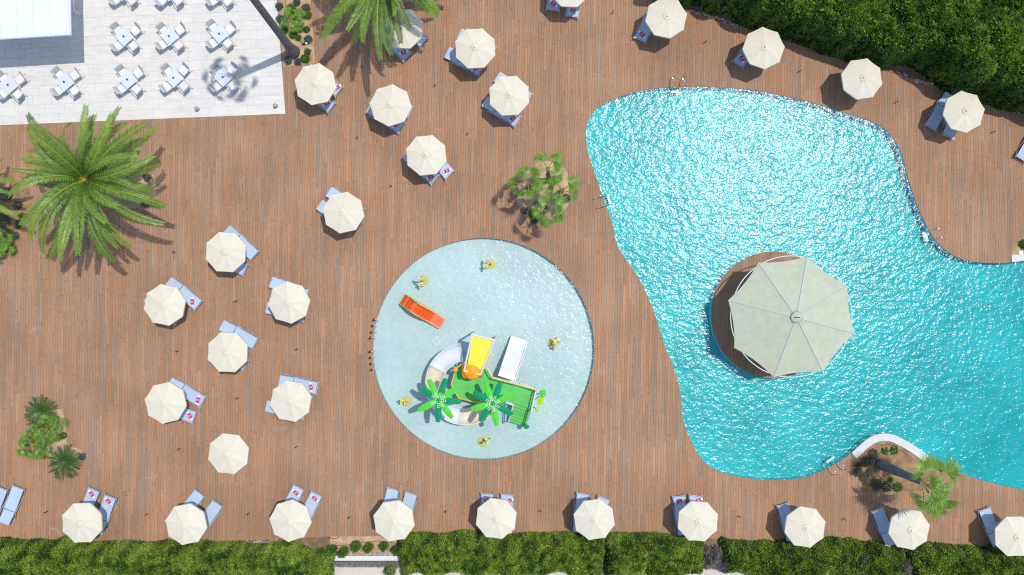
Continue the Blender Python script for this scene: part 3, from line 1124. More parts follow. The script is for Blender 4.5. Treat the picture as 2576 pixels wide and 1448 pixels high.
# ------------------------------------------------------------------ loungers and towels
#   (foot end x, y), direction head->foot (right, down), parasol index, which, towel (x, y, axis dx, dy)
LOUNGERS = [
    ((5, 1228), (0.36, -0.93), None, 'sliver of a second lounger at the left margin', None),
    ((46, 1226), (0.36, -0.93), None, 'lounger at the left end of the bottom row', None),
    ((237, 1231), (0.37, -0.93), 19, 'left', (230, 1244, 40, 56)), ((278, 1249), (0.34, -0.94), 19, 'right', (272, 1262, 45, 45)),
    ((503, 1240), (0.60, -0.80), 20, 'left', None), ((548, 1266), (0.58, -0.81), 20, 'right', None),
    ((752, 1226), (0.46, -0.89), 21, 'left', (744, 1241, 45, 42)), ((797, 1242), (0.45, -0.89), 21, 'right', (791, 1255, 50, 42)),
    ((989, 1230), (0.24, -0.97), 22, 'left', None), ((1035, 1241), (0.28, -0.96), 22, 'right', None),
    ((1226, 1242), (0.0, -1.0), 23, 'left', (1224.5, 1260, 60, -32)), ((1276, 1244), (0.03, -1.0), 23, 'right', (1281, 1261, 60, -30)),
    ((1467, 1242), (0.13, -0.99), 24, 'left', None), ((1520, 1253), (0.36, -0.93), 24, 'right', None),
    ((1708, 1248), (-0.12, -0.99), 25, 'left', (1709, 1262, 55, -22)), ((1750, 1247), (0.08, -1.0), 25, 'right', (1757, 1260, 40, -20)),
    ((1970, 1269), (-0.25, -0.97), 26, 'only', None), ((2207, 1281), (-0.36, -0.93), 27, 'only', None), ((2477, 1281), (-0.34, -0.94), 28, 'only', None),
    ((641, 645), (0.72, 0.69), 12, 'upper', None), ((618, 681), (0.90, 0.43), 12, 'lower', None),
    ((500, 770), (0.77, 0.63), 13, 'upper', (483.5, 760, -4, 100)), ((449, 806), (0.80, 0.60), 13, 'lower', None),
    ((773, 745), (0.93, 0.36), 14, 'upper', None), ((766, 796), (0.97, 0.22), 14, 'lower', (755, 799, 45, -20)),
    ((643, 866), (0.87, 0.49), 15, 'upper', None), ((619, 921), (0.86, 0.50), 15, 'lower', None),
    ((511, 1013), (0.854, 0.52), 16, 'upper', (497.5, 1007, -22, 100)), ((490, 1052), (0.94, 0.35), 16, 'lower', (477, 1047, 55, 95)),
    ((799, 978), (0.98, 0.20), 17, 'upper', (782, 975, 20, 100)), ((766, 1041), (0.97, 0.20), 17, 'lower', None),
    ((908, 538), (0.82, 0.57), 11, 'upper', None), ((884, 571), (0.82, 0.57), 11, 'lower', None),
    ((1132, 441), (0.68, 0.73), 10, 'right', (1124, 430, 70, -30)), ((1095, 453), (0.75, 0.66), 10, 'left', (1083.5, 445, 60, -25)),
    ((1303, 306), (0.86, 0.52), 9, 'lower', (1290, 298, 55, -42)), ((1331, 250), (0.82, 0.57), 9, 'upper', None),
    ((1011, 323), (0.85, 0.52), 8, 'lower', (995, 314, 38, -35)), ((1033, 283), (0.88, 0.47), 8, 'upper', None),
    ((1212, 177), (0.89, 0.45), 6, 'lower', (1196, 172, 40, -15)), ((1243, 131), (0.89, 0.45), 6, 'upper', None),
    ((1026, 145), (0.71, 0.71), 5, 'lower', (1015, 132, 70, -25)), ((1067, 107), (0.75, 0.66), 5, 'upper', (1052, 92, 58, -30)),
    ((835, 272), (0.79, 0.61), 7, 'lower', (821.5, 260, 62, -38)), ((853, 232), (0.80, 0.60), 7, 'upper', (848, 221, 50, -35)),
    ((1390, 27), (-0.15, 0.99), 0, 'left', (1392, 10, 62, 48)), ((1439, 43), (-0.15, 0.99), 0, 'right', (1442, 25, 60, 45)),
    ((1610, 102), (-0.43, 0.90), 1, 'only', (1615.5, 87, 55, 50)), ((1856, 164), (-0.57, 0.82), 2, 'only', (1867, 148, 30, 78)),
    ((2340, 323), (-0.5, 0.86), 4, 'left', None), ((2385, 345), (-0.35, 0.94), 4, 'right', None),
    ((2570, 402), (-0.5, 0.86), None, 'lounger cut by the right margin', None)]


def make_lounger():
    t = thing('sun_lounger', '', 'lounger')
    W = 0.275

    def sling(x0, z0, x1, z1, w0, w1, sag, n=6):
        vs, fs = [], []
        for i in range(n + 1):
            u = i / n
            x, z, w = x0 + (x1 - x0) * u, z0 + (z1 - z0) * u, w0 + (w1 - w0) * u
            for y, s in ((-w, 0), (-w * 0.4, 1), (w * 0.4, 1), (w, 0)):
                zz = z - sag * s * (0.4 + 0.6 * math.sin(math.pi * u))
                vs += [(x, y, zz), (x, y, zz - 0.012)]
        for i in range(n):
            for j in range(3):
                a = i * 8 + j * 2
                fs += [(a, a + 8, a + 10, a + 2), (a + 1, a + 3, a + 11, a + 9)]
            fs += [(i * 8, i * 8 + 1, i * 8 + 9, i * 8 + 8), (i * 8 + 6, i * 8 + 14, i * 8 + 15, i * 8 + 7)]
        fs += [(0, 2, 3, 1), (2, 4, 5, 3), (4, 6, 7, 5), (n * 8, n * 8 + 1, n * 8 + 3, n * 8 + 2), (n * 8 + 2, n * 8 + 3, n * 8 + 5, n * 8 + 4), (n * 8 + 4, n * 8 + 5, n * 8 + 7, n * 8 + 6)]
        return MB().add(vs, fs)
    sling(-0.285, 0.335, 0.90, 0.345, W, W + 0.005, 0.025).build('seat_sling', M_SLING, t)
    sling(-0.97, 0.44, -0.315, 0.335, W * 0.93, W * 0.97, 0.02).build('back_sling', M_SLING, t)
    for s in (-1, 1):
        y = s * (W + 0.013)
        MB().tube([(-0.60, y, 0.325), (-0.29, y, 0.33), (0.90, y, 0.345), (0.955, y * 1.03, 0.35)], 0.017, 6).build('side_rail', M_ALU, t)
        yb = s * (W * 0.95 + 0.012)
        MB().tube([(-0.97, yb, 0.44), (-0.31, yb, 0.335)], 0.014, 6).build('back_rail', M_ALU, t)
        yl = s * (W + 0.05)
        MB().tube([(0.95, yl, 0.335), (0.78, yl * 1.01, 0.22), (0.56, yl * 1.03, 0.03), (0.45, yl * 1.03, 0.018), (0.20, yl * 1.02, 0.15), (-0.08, yl, 0.29), (-0.25, yl, 0.305),
                   (-0.45, yl, 0.20), (-0.70, yl * 1.03, 0.03), (-0.86, yl * 1.05, 0.018)], 0.021, 6).build('leg_frame', M_ALU, t)
    MB().tube([(0.995, -W - 0.085, 0.375), (0.96, -W - 0.02, 0.362), (0.94, -W * 0.8, 0.350), (0.935, 0, 0.345), (0.94, W * 0.8, 0.350), (0.96, W + 0.02, 0.362), (0.995, W + 0.085, 0.375)],
              [0.012, 0.02, 0.02, 0.02, 0.02, 0.02, 0.012], 6).build('foot_bar', M_ALU, t)
    MB().tube([(-0.985, -W * 0.93, 0.443), (-0.985, W * 0.93, 0.443)], 0.014, 6).build('head_bar', M_ALU, t)
    MB().tube([(-0.62, -W - 0.03, 0.15), (-0.62, W + 0.03, 0.15)], 0.013, 6).build('prop_bar', M_ALU, t)
    return t


cu = bpy.data.curves.new('lettering', 'FONT')
cu.body = 'JS'
cu.size = 0.135
cu.align_x = 'CENTER'
cu.align_y = 'CENTER'
cu.extrude = 0.001
cu.resolution_u = 3
tmp = bpy.data.objects.new('lettering', cu)
COL.objects.link(tmp)
bpy.context.view_layer.update()
LETTERS = bpy.data.meshes.new_from_object(tmp.evaluated_get(bpy.context.evaluated_depsgraph_get()))
LETTERS.name = 'lettering'
LETTERS.materials.clear()
LETTERS.materials.append(M_WHITE)
bpy.data.objects.remove(tmp)


def make_towel():
    t = thing('rolled_towel', '', 'towel')

    def roll(x0, x1, ry, rzz, n=12, m=4):
        mb = MB()
        vs, fs = [], []
        for i in range(m + 1):
            x = x0 + (x1 - x0) * i / m
            k = 1 - 0.10 * (abs(2 * i / m - 1) ** 3)
            for j in range(n):
                a = 2 * math.pi * j / n
                c, s = math.cos(a), math.sin(a)
                vs.append((x, math.copysign(abs(c) ** 0.7, c) * ry * k, rzz + math.copysign(abs(s) ** 0.7, s) * rzz * k))
        for i in range(m):
            for j in range(n):
                a, b = i * n + j, i * n + (j + 1) % n
                fs.append((a, a + n, b + n, b))
        fs += [tuple(range(n)), tuple(range(m * n + n - 1, m * n - 1, -1))]
        return mb.add(vs, fs)
    roll(-0.235, 0.235, 0.078, 0.045).build('roll', M_TOWEL, t, True)
    b = roll(-0.142, 0.142, 0.083, 0.049).build('band', M_BAND, t, True)
    b.location = (0, 0, -0.003)
    q = link('lettering', LETTERS, None, b, loc=(0, 0, 0.0995))
    q.rotation_euler = (0, 0, 0)
    return t


lou0, tow0 = make_lounger(), make_towel()
ft = True
for k, ((fx, fy), (dx, dy), pi, which, tw) in enumerate(LOUNGERS):
    t = lou0 if k == 0 else copy_tree(lou0)
    f = P(fx, fy, 0.35)
    a = ang(dx, dy)
    t.location = (f.x - math.cos(a) * 0.955, f.y - math.sin(a) * 0.955, 0.0)
    t.rotation_euler = (0, 0, a)
    if pi is None:
        lb, tl = 'pale blue sling sun lounger, the ' + which.replace('lounger ', 'one ').replace('sliver of a second one', 'outer one'), which
    else:
        ref = PARASOLS[pi][2]
        lb = 'pale blue sling sun lounger, %s by the %s' % ({'only': 'alone'}.get(which, which + ' one'), ref)
        tl = '%s by the %s' % ({'only': 'lounger'}.get(which, which + ' lounger'), ref)
    tag(t, lb, 'lounger', 'blue sun loungers on the deck')
    if tw:
        q = tow0 if ft else copy_tree(tow0)
        ft = False
        w = P(tw[0], tw[1], 0.40)
        q.location = (w.x, w.y, 0.335)
        aa = ang(tw[2], tw[3])
        q.rotation_euler = (0, 0, aa)
        tag(q, 'rolled towel, magenta band, on ' + tl, 'towel', 'rolled towels on the loungers')

# ------------------------------------------------------------------ low black deck posts
POSTS = [(1112.7, 22, 'near the top edge right of the palm fronds'), (912.7, 169, 'below the palm shadow'), (1095, 217, 'between the three upper parasols'), (1176, 338, 'above right of the fan bed parasol'),
         (899.7, 348, 'below left of the parasol under the palm-hung one'), (984.7, 469, 'right of the lone parasol'), (1541, 33, 'near the top edge left of the hedge'),
         (1773, 108, 'between first and second hedge parasols'), (2010, 181, 'between second and third hedge parasols'), (2252, 259, 'between third and fourth hedge parasols'), (2495, 334, 'right of the last hedge parasol'),
         (440, 635, 'left of the left cluster top parasol'), (596, 758, 'in the upper middle of the left cluster'), (448, 884, 'between the two left cluster side parasols'), (748, 879, 'right of the left cluster centre'),
         (599, 1002, 'in the lower middle of the left cluster'), (452, 1129, 'left of the bottom cluster parasol'), (747, 1124, 'right of the bottom cluster parasol'),
         (119, 1287, 'left of the first bottom row parasol'), (372, 1293, 'between first and second bottom row parasols'), (626, 1292, 'between second and third bottom row parasols'),
         (879, 1301, 'between third and fourth bottom row parasols'), (1122, 1286, 'between fourth and fifth bottom row parasols'), (1359, 1284, 'between fifth and sixth bottom row parasols'),
         (1858, 1298, 'between seventh and eighth bottom row parasols'), (2122, 1305, 'between eighth and ninth bottom row parasols')]
dp0 = thing('deck_post', '', 'post')
MB().lathe([(0.035, 0), (0.035, 0.012), (0.015, 0.02), (0.015, 0.36)], 8).build('stem', M_DARK, dp0)
MB().lathe([(0.015, 0.36), (0.032, 0.37), (0.032, 0.42), (0.015, 0.43)], 8).build('head', M_DARK, dp0)
for k, (x, y, ref) in enumerate(POSTS):
    t = dp0 if k == 0 else copy_tree(dp0)
    t.location = P(x, y, 0.0)
    tag(t, 'thin low black deck post ' + ref, 'post', 'low black posts on the deck')

# ------------------------------------------------------------------ ladders
def make_ladder(xy, d, label):
    """d: direction in the picture from the deck feet towards the water"""
    a = ang(*d)
    t = thing('pool_ladder', label, 'ladder', P(xy[0], xy[1], 0), a)
    for s in (-1, 1):
        y = s * 0.25
        pts = [(-0.42, y, 0.0), (-0.44, y, 0.35), (-0.40, y, 0.55), (-0.25, y, 0.66), (-0.05, y, 0.62), (0.12, y, 0.40), (0.20, y, 0.05), (0.21, y, -0.9)]
        MB().tube(pts, 0.021, 8).build('rail', M_STEEL, t, True)
        MB().lathe([(0.055, 0), (0.055, 0.012), (0.03, 0.03)], 10, (-0.42, y, 0)).build('foot_cover', M_STEEL, t)
    for z in (-0.16, -0.45, -0.72):
        MB().box((0.24, 0, z), (0.11, 0.50, 0.03)).build('step', M_WHITEM, t)
    return t


make_ladder((1703, 219), (-0.08, 1), 'steel pool ladder on the top shore of the big pool')
make_ladder((1521, 505), (1, -0.30), 'steel pool ladder on the left shore near the fan palm bed')
make_ladder((2344, 592), (-1, 0.36), 'steel pool ladder on the right shore of the big pool')
make_ladder((2098, 1168), (-0.55, -0.83), 'steel pool ladder beside the corner palm bed')

# ------------------------------------------------------------------ vegetation
def waves(seed, n, fmin, fmax):
    r = np.random.default_rng(seed)
    f = np.exp(r.uniform(np.log(fmin), np.log(fmax), n))
    a = r.uniform(0, 2 * np.pi, n)
    ph = r.uniform(0, 2 * np.pi, n)
    kx, ky = f * np.cos(a) * 2 * np.pi, f * np.sin(a) * 2 * np.pi

    def g(x, y):
        o = 0
        for i in range(n):
            o = o + np.sin(kx[i] * x + ky[i] * y + ph[i])
        return o / math.sqrt(n)
    return g


def lumps(x, y, cell, seed):
    """cauliflower relief: rounded clumps of foliage, 0..1"""
    cx, cy = np.floor(x / cell), np.floor(y / cell)
    out = np.zeros_like(x)
    for i in (-1, 0, 1):
        for j in (-1, 0, 1):
            gx, gy = cx + i, cy + j
            h1 = np.modf(np.abs(np.sin(gx * 127.1 + gy * 311.7 + seed) * 43758.5453))[0]
            h2 = np.modf(np.abs(np.sin(gx * 269.5 + gy * 183.3 + seed) * 24634.6345))[0]
            h3 = np.modf(np.abs(np.sin(gx * 419.2 + gy * 371.9 + seed) * 35412.2143))[0]
            rr = cell * (0.62 + 0.45 * h3)
            d2 = ((x - (gx + h1) * cell) ** 2 + (y - (gy + h2) * cell) ** 2) / (rr * rr)
            out = np.maximum(out, np.sqrt(np.maximum(0, 1 - d2)) * (0.6 + 0.4 * h3))
    return out


def tufts(centres, normals, nb, ln, wd, cols, spread=0.7, droop=0.1, tipgain=1.0):
    n = len(centres)
    p = np.repeat(centres, nb, 0)
    d = np.repeat(normals, nb, 0) + RNG.normal(size=(n * nb, 3)) * spread
    L = RNG.uniform(0.6, 1.15, n * nb) * np.repeat(np.broadcast_to(ln, (n,)), nb)
    c = np.repeat(cols, nb, 0) * RNG.uniform(0.75, 1.3, (n * nb, 1))
    p = p + RNG.normal(size=p.shape) * 0.02
    return blades_quads(p, d, L, wd * RNG.uniform(0.7, 1.3, n * nb), droop), c


def field_foliage(hfun, box, n, seed, base_cols, ln, wd, nb=5, inner=0.10, spread=0.7, yellow=None):
    """leaf tufts over a height field; hfun(x,y)->height (<=0 outside)"""
    x = RNG.uniform(box[0], box[1], n)
    y = RNG.uniform(box[2], box[3], n)
    h = hfun(x, y)
    k = h > 0.12
    x, y, h = x[k], y[k], h[k]
    e = 0.06
    gx = (hfun(x + e, y) - hfun(x - e, y)) / (2 * e)
    gy = (hfun(x, y + e) - hfun(x, y - e)) / (2 * e)
    sl = np.sqrt(1 + gx ** 2 + gy ** 2)
    # steep faces get proportionally more tufts, stacked down the face
    rep = np.minimum(np.ceil(sl * 0.9).astype(int), 7)
    x, y, h, gx, gy = (np.repeat(a, rep) for a in (x, y, h, gx, gy))
    m = len(x)
    steep = np.clip(np.sqrt(gx ** 2 + gy ** 2), 0, 6)
    z = h - np.abs(RNG.normal(size=m)) * inner - RNG.uniform(0, 1, m) * np.minimum(steep * 0.10, h * 0.5)
    z = np.maximum(z, 0.05)
    nrm = np.stack([-gx, -gy, np.ones(m) * 1.3], 1)
    nrm /= np.linalg.norm(nrm, axis=1, keepdims=True)
    w = waves(seed + 5, 9, 0.25, 1.1)(x, y)
    w2 = waves(seed + 6, 9, 1.0, 3.5)(x, y)
    t = np.clip(0.48 + 0.24 * w + 0.34 * w2 + RNG.normal(size=m) * 0.16, 0, 1)[:, None]  # leaf tone varies in patches; dark ones also imitate shaded gaps between clumps
    c = base_cols[0] * (1 - t) + base_cols[1] * t
    if yellow is not None:
        yk = RNG.uniform(size=m) < yellow[0]
        c[yk] = yellow[1]
    return tufts(np.stack([x, y, z], 1), nrm, nb, ln, wd, c, spread)


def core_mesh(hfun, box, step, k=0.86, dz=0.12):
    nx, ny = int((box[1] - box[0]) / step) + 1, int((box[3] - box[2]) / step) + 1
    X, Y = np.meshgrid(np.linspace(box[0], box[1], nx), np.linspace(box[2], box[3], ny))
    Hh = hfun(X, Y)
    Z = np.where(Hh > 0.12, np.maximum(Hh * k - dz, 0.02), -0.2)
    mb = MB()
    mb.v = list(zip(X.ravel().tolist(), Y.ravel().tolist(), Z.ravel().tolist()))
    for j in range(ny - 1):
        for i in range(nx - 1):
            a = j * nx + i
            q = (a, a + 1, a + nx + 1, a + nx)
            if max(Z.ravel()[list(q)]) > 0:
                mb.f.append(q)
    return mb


# --- tall conifer hedge, upper right: one clipped hedge made of several grown-together trees
ha, hb = Vector(P2(1716, 8)), Vector(P2(2640, 300))
hd = (hb - ha).normalized()
hn = Vector((-hd.y, hd.x))
if hn.y < 0:
    hn = -hn
w_big = waves(11, 10, 0.10, 0.45)
w_mid = waves(12, 12, 0.5, 1.3)
w_edge = waves(13, 8, 0.15, 0.8)


def conifer_h(x, y):
    s = (x - ha.x) * hd.x + (y - ha.y) * hd.y
    d = (x - ha.x) * hn.x + (y - ha.y) * hn.y
    d = d + 0.16 - 0.14 * w_edge(s, s * 0.3)
    # clear spots where the stone edging and soil show
    gap = 0.62 * np.exp(-((s - 11.9) / 1.1) ** 2) + 0.42 * np.exp(-((s - 2.4) / 0.5) ** 2) + 0.35 * np.exp(-((s - 0.8) / 0.7) ** 2)
    d = d - gap
    rise = np.clip(d / 0.55, 0, 1)
    prof = 1 - (1 - rise) ** 2.6
    top = 3.15 + 0.25 * w_big(x, y) + 1.05 * lumps(x, y, 0.95, 3.0) + 0.40 * lumps(x, y, 0.36, 9.0)
    return np.where(d > 0, prof * top, -1)


HB = (P(1640, 0).x, 29.5, P(0, 330).y, 16.5)
con = thing('conifer_hedge', 'tall dense dark green conifer hedge filling the upper right corner', 'hedge', (0, 0, 0))
v, c = field_foliage(conifer_h, HB, 62000, 20, (np.array([0.030, 0.085, 0.012]), np.array([0.175, 0.300, 0.030])), 0.17, 0.030, 5, 0.07, 0.62,
                     (0.06, np.array([0.26, 0.36, 0.04])))
link('foliage', np_quads('foliage', v, c), M_LEAF, con, kind='stuff')
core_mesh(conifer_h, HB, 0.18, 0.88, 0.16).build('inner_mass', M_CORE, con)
for s in np.arange(1.0, 19, 1.6):
    q = ha + hd * float(s) + hn * 0.9
    MB().tube([(q.x, q.y, 0), (q.x + 0.1, q.y + 0.1, 2.6)], [0.09, 0.05], 6).build('trunk', M_BARK, con)

# --- lower hedge of rounded evergreen shrubs, in sections between the gaps
def lower_hedge(name, label, x0, x1, seed, top=2.1, cols=None, ytop=1366, ybot=1430, dens=1.0, grow=None, holes=()):
    a, b = P(x0, 0).x, P(x1, 0).x
    y1, y0 = P(0, ytop).y, P(0, ybot).y
    wb, wm, we = waves(seed, 8, 0.15, 0.5), waves(seed + 1, 12, 0.7, 1.8), waves(seed + 2, 8, 0.2, 0.9)
    hol = [(P(*q[:2], 1.8), q[2]) for q in holes]

    def hf(x, y):
        sl = (0.0 if grow is None else grow) * (x - a) / (b - a)
        d1 = (y1 + sl) - y + 0.13 * we(x, 0 * x)
        d2 = y - (y0 + sl) + 0.15 * we(x, 0 * x + 5)
        d3 = np.minimum(x - a, b - x) + 0.10 * we(0 * x, y)
        d = np.minimum(np.minimum(d1, d2 * 1.0), d3)
        prof = 1 - (1 - np.clip(d / 0.55, 0, 1)) ** 2.4
        t = top * (0.62 + 0.07 * wb(x, y) + 0.32 * lumps(x, y, 0.66, seed) + 0.13 * lumps(x, y, 0.27, seed + 1.0))
        for hq, hr_ in hol:
            t = t * (1 - 0.6 * np.exp(-(((x - hq.x) ** 2 + (y - hq.y) ** 2) / (hr_ * hr_))))
        return np.where(d > 0, prof * t, -1)
    lo = min(0.0, grow or 0)
    hi = max(0.0, grow or 0)
    bx = (a - 0.3, b + 0.3, y0 + lo - 0.4, y1 + hi + 0.4)
    t = thing(name, label, 'hedge', (0, 0, 0), group='evergreen hedge sections along the lower edge')
    n = int((bx[1] - bx[0]) * (bx[3] - bx[2]) * 900 * dens)
    cols = cols or YG
    v, c = field_foliage(hf, bx, n, seed + 9, cols, 0.12, 0.030, 5, 0.08, 0.85, (0.05, np.array([0.30, 0.34, 0.08])))
    link('foliage', np_quads('foliage', v, c), M_LEAF, t, kind='stuff')
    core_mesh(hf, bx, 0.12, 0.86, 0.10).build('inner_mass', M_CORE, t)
    for xx in np.arange(a + 0.7, b - 0.3, 1.5):
        yy = (y0 + y1) / 2 + 0.25 + (grow or 0) * (xx - a) / (b - a)
        MB().tube([(xx, yy + 0.3, -0.07), (xx, yy + 0.1, 0.7), (xx + 0.1, yy - 0.05, 1.5)], [0.06, 0.045, 0.03], 6).build('trunk', M_BARK, t)
    return t


YG = (np.array([0.032, 0.085, 0.012]), np.array([0.255, 0.375, 0.040]))
DG = (np.array([0.026, 0.070, 0.011]), np.array([0.200, 0.310, 0.032]))
lower_hedge('evergreen_hedge', 'bright evergreen hedge section left of the paved gap', -70, 838, 31, 2.3, YG, 1350, 1446, 1.0, -0.50)
lower_hedge('evergreen_hedge', 'evergreen hedge section right of the paved gap, under fifth and sixth parasols', 1008, 1518, 41, 2.0, YG, 1340, 1435, 1.0, -0.08)
lower_hedge('evergreen_hedge', 'short evergreen hedge section with sunken dark holes under the seventh parasol', 1520, 1764, 51, 1.8, YG, 1346, 1439, 1.0, -0.1, ((1648, 1412, 0.28), (1600, 1408, 0.22), (1628, 1440, 0.16)))
lower_hedge('evergreen_hedge', 'darker evergreen hedge section under eighth and ninth parasols', 1812, 2264, 61, 1.7, DG, 1355, 1440, 1.0, -0.22, ((1922, 1425, 0.25), (2180, 1415, 0.3), (2150, 1430, 0.25)))
lower_hedge('evergreen_hedge', 'dark evergreen hedge section at the lower right corner', 2262, 2650, 71, 2.0, DG, 1366, 1450, 1.0, -0.22, ((2330, 1415, 0.25),))


def shrub(name, label, cat, loc3, r, h, cols, n=900, ln=0.10, wd=0.018, nb=4, group=None, flowers=None, spread=0.7):
    t = thing(name, label, cat, loc3, group=group)
    u = RNG.normal(size=(n, 3))
    u /= np.linalg.norm(u, axis=1, keepdims=True)
    u[:, 2] = np.abs(u[:, 2])
    rad = RNG.uniform(0.45, 1.0, n) ** 0.5
    lump = 1 + 0.22 * np.sin(u[:, 0] * 5 + r * 9) * np.cos(u[:, 1] * 4 + h * 7)
    pos = u * np.array([r, r, h]) * (rad * lump)[:, None]
    tt = np.clip(RNG.normal(0.5, 0.25, n), 0, 1)[:, None]
    v, c = tufts(pos, u + np.array([0, 0, 0.4]), nb, ln, wd, cols[0] * (1 - tt) + cols[1] * tt, spread)
    link('leaves', np_quads('leaves', v, c), M_LEAF, t, kind='stuff')
    MB().tube([(0, 0, -0.02), (0, 0, h * 0.5)], [0.02, 0.01], 5).build('stem', M_BARK, t)
    if flowers:
        fn, fc = flowers
        k = RNG.choice(n, fn)
        p = pos[k] * 1.12
        v, c = tufts(p + np.array([0, 0, 0.03]), u[k] + np.array([0, 0, 1.0]), 5, 0.055, 0.024, np.tile(np.array([fc]), (fn, 1)), 0.9)
        link('flowers', np_quads('flowers', v, c), M_LEAF, t, kind='stuff')
    return t


GRY = (np.array([0.17, 0.155, 0.14]), np.array([0.34, 0.32, 0.27]))
PUR = (np.array([0.08, 0.07, 0.09]), np.array([0.19, 0.16, 0.21]))
shrub('dry_shrub', 'dry grey shrub between hedge sections below the seventh parasol', 'shrub', P(1788, 1400), 0.56, 1.3, GRY, 2200, 0.12, 0.016, 4, 'dry shrubs in the lower hedge')
shrub('dry_shrub', 'dull purple grey shrub right of the pale dry one in the hedge', 'shrub', P(1815, 1408), 0.42, 1.1, PUR, 1500, 0.12, 0.016, 4, 'dry shrubs in the lower hedge')
shrub('dry_shrub', 'dry grey shrub below the ninth parasol at the hedge', 'shrub', P(2262, 1418), 0.55, 1.3, GRY, 1800, 0.12, 0.016, 4, 'dry shrubs in the lower hedge')
shrub('dry_shrub', 'dry grey shrub at the hedge left of the ninth parasol', 'shrub', P(2158, 1392), 0.35, 1.3, GRY, 1000, 0.12, 0.016, 4, 'dry shrubs in the lower hedge')


# --- feather palms
def frond_mesh(L, e0, droop, seed, nl=62, lw=0.41, cup=0.35):
    r = np.random.default_rng(seed)
    n = 14
    pts = [np.zeros(3)]
    side_bend = r.uniform(-0.55, 0.55)
    dirs = []
    for i in range(n):
        u = i / n
        e = e0 - droop * u ** 1.25
        azb = side_bend * u
        dirs.append(np.array([math.cos(e) * math.cos(azb), math.cos(e) * math.sin(azb), math.sin(e)]))
        pts.append(pts[-1] + dirs[-1] * L / n)
    dirs.append(dirs[-1])
    pts, dirs = np.array(pts), np.array(dirs)
    qs, cs = [], []
    tn = r.uniform(0.75, 1.3)
    base = np.array([0.088, 0.205, 0.022]) * tn
    tipc = np.array([0.175, 0.300, 0.032]) * tn
    for i in range(nl):
        u = 0.10 + 0.90 * (i + 0.5) / nl
        k = min(int(u * n), n - 1)
        f = u * n - k
        p = pts[k] * (1 - f) + pts[k + 1] * f
        d = dirs[k]
        up = np.array([0, 0, 1.0])
        sd = np.cross(d, up)
        sd /= np.linalg.norm(sd) + 1e-9
        nu = np.cross(sd, d)
        ll = lw * (0.35 + 0.65 * math.sin(math.pi * min(1, (u * 0.86 + 0.12))) ** 0.7)
        fwd = 0.55 + 0.75 * u
        for s in (-1, 1):
            l_ = ll * r.uniform(0.85, 1.12)
            dd = sd * s + d * fwd + nu * (cup + r.uniform(-0.15, 0.15))
            dd /= np.linalg.norm(dd)
            m1 = p + dd * l_ * 0.55
            dd2 = dd - np.array([0, 0, 0.55])
            dd2 /= np.linalg.norm(dd2)
            tip = m1 + dd2 * l_ * 0.45
            w = d * 0.028
            cc = (base * (1 - u) + tipc * u) * r.uniform(0.75, 1.25)
            qs.append([p - w * 0.6, p + w * 0.6, m1 + w, m1 - w])
            cs.append(cc)
            qs.append([m1 - w, m1 + w, tip + w * 0.25, tip - w * 0.25])
            cs.append(cc * 0.9 + np.array([0.045, 0.038, 0.026]))
    # rachis as thin three-sided strip
    for k in range(n):
        wa, wb = 0.035 * (1 - k / n) + 0.007, 0.035 * (1 - (k + 1) / n) + 0.007
        up = np.array([0, 0, 1.0])
        sd = np.cross(dirs[k], up)
        sd /= np.linalg.norm(sd) + 1e-9
        lift = np.array([0, 0, 0.012])
        qs.append([pts[k] - sd * wa + lift, pts[k + 1] - sd * wb + lift, pts[k + 1] + sd * wb + lift, pts[k] + sd * wa + lift])
        cs.append(np.array([0.36, 0.31, 0.05]))
    me = np_quads('frond', np.array(qs), np.array(cs))
    me.materials.append(M_PALM)
    return me


FRONDS = {}


def date_palm(label, hub, base, trunk_r, spec, seed):
    """spec: list of (azimuth deg, elevation deg, droop deg, length)"""
    t = thing('date_palm', label, 'palm', base, group='feather palms')
    hl = Vector(hub) - Vector(base)
    pts = [Vector((0, 0, -0.05))] + [Vector((hl.x * u, hl.y * u, hl.z * u)) for u in (0.15, 0.4, 0.7, 1.0)]
    MB().tube(pts, [trunk_r * 1.15, trunk_r, trunk_r * 0.92, trunk_r * 0.95, trunk_r * 0.7], 12).build('trunk', M_TRUNK, t, True)
    MB().lathe([(0.10, -0.5), (0.28, -0.3), (0.26, 0.0), (0.12, 0.18)], 10, tuple(hl)).build('crown_heart', plain('palm_heart', (0.33, 0.25, 0.05), 0.7, var=0.2, scale=12), t, True)
    r = random.Random(seed)
    for az, el, dr, L in spec:
        key = (round(el / 10), round(dr / 14), r.randint(0, 2))
        if key not in FRONDS:
            FRONDS[key] = frond_mesh(1.0 * 3.9, R(key[0] * 10), R(key[1] * 14), 100 + len(FRONDS))
        o = link('frond', FRONDS[key], None, t, loc=(hl.x, hl.y, hl.z + 0.05))
        s = L / 3.9
        o.scale = (s, s * r.uniform(0.9, 1.1), s)
        o.rotation_euler = (R(r.uniform(-24, 24)), 0, R(az))
    return t


def crown_spec(seed, n, L, low=-18):
    r = random.Random(seed)
    sp = []
    for i in range(n):
        u = (i + 0.5) / n
        el = 74 - (74 - low) * u ** 0.85 + r.uniform(-6, 6)
        dr = 44 + 56 * r.random() - 8 * u
        sp.append((i * 137.508 + r.uniform(-22, 22), el, dr, L * r.uniform(0.72, 1.06) * (0.80 + 0.2 * u)))
    return sp


def hub_of(x, y, z):
    return P(x, y, z)


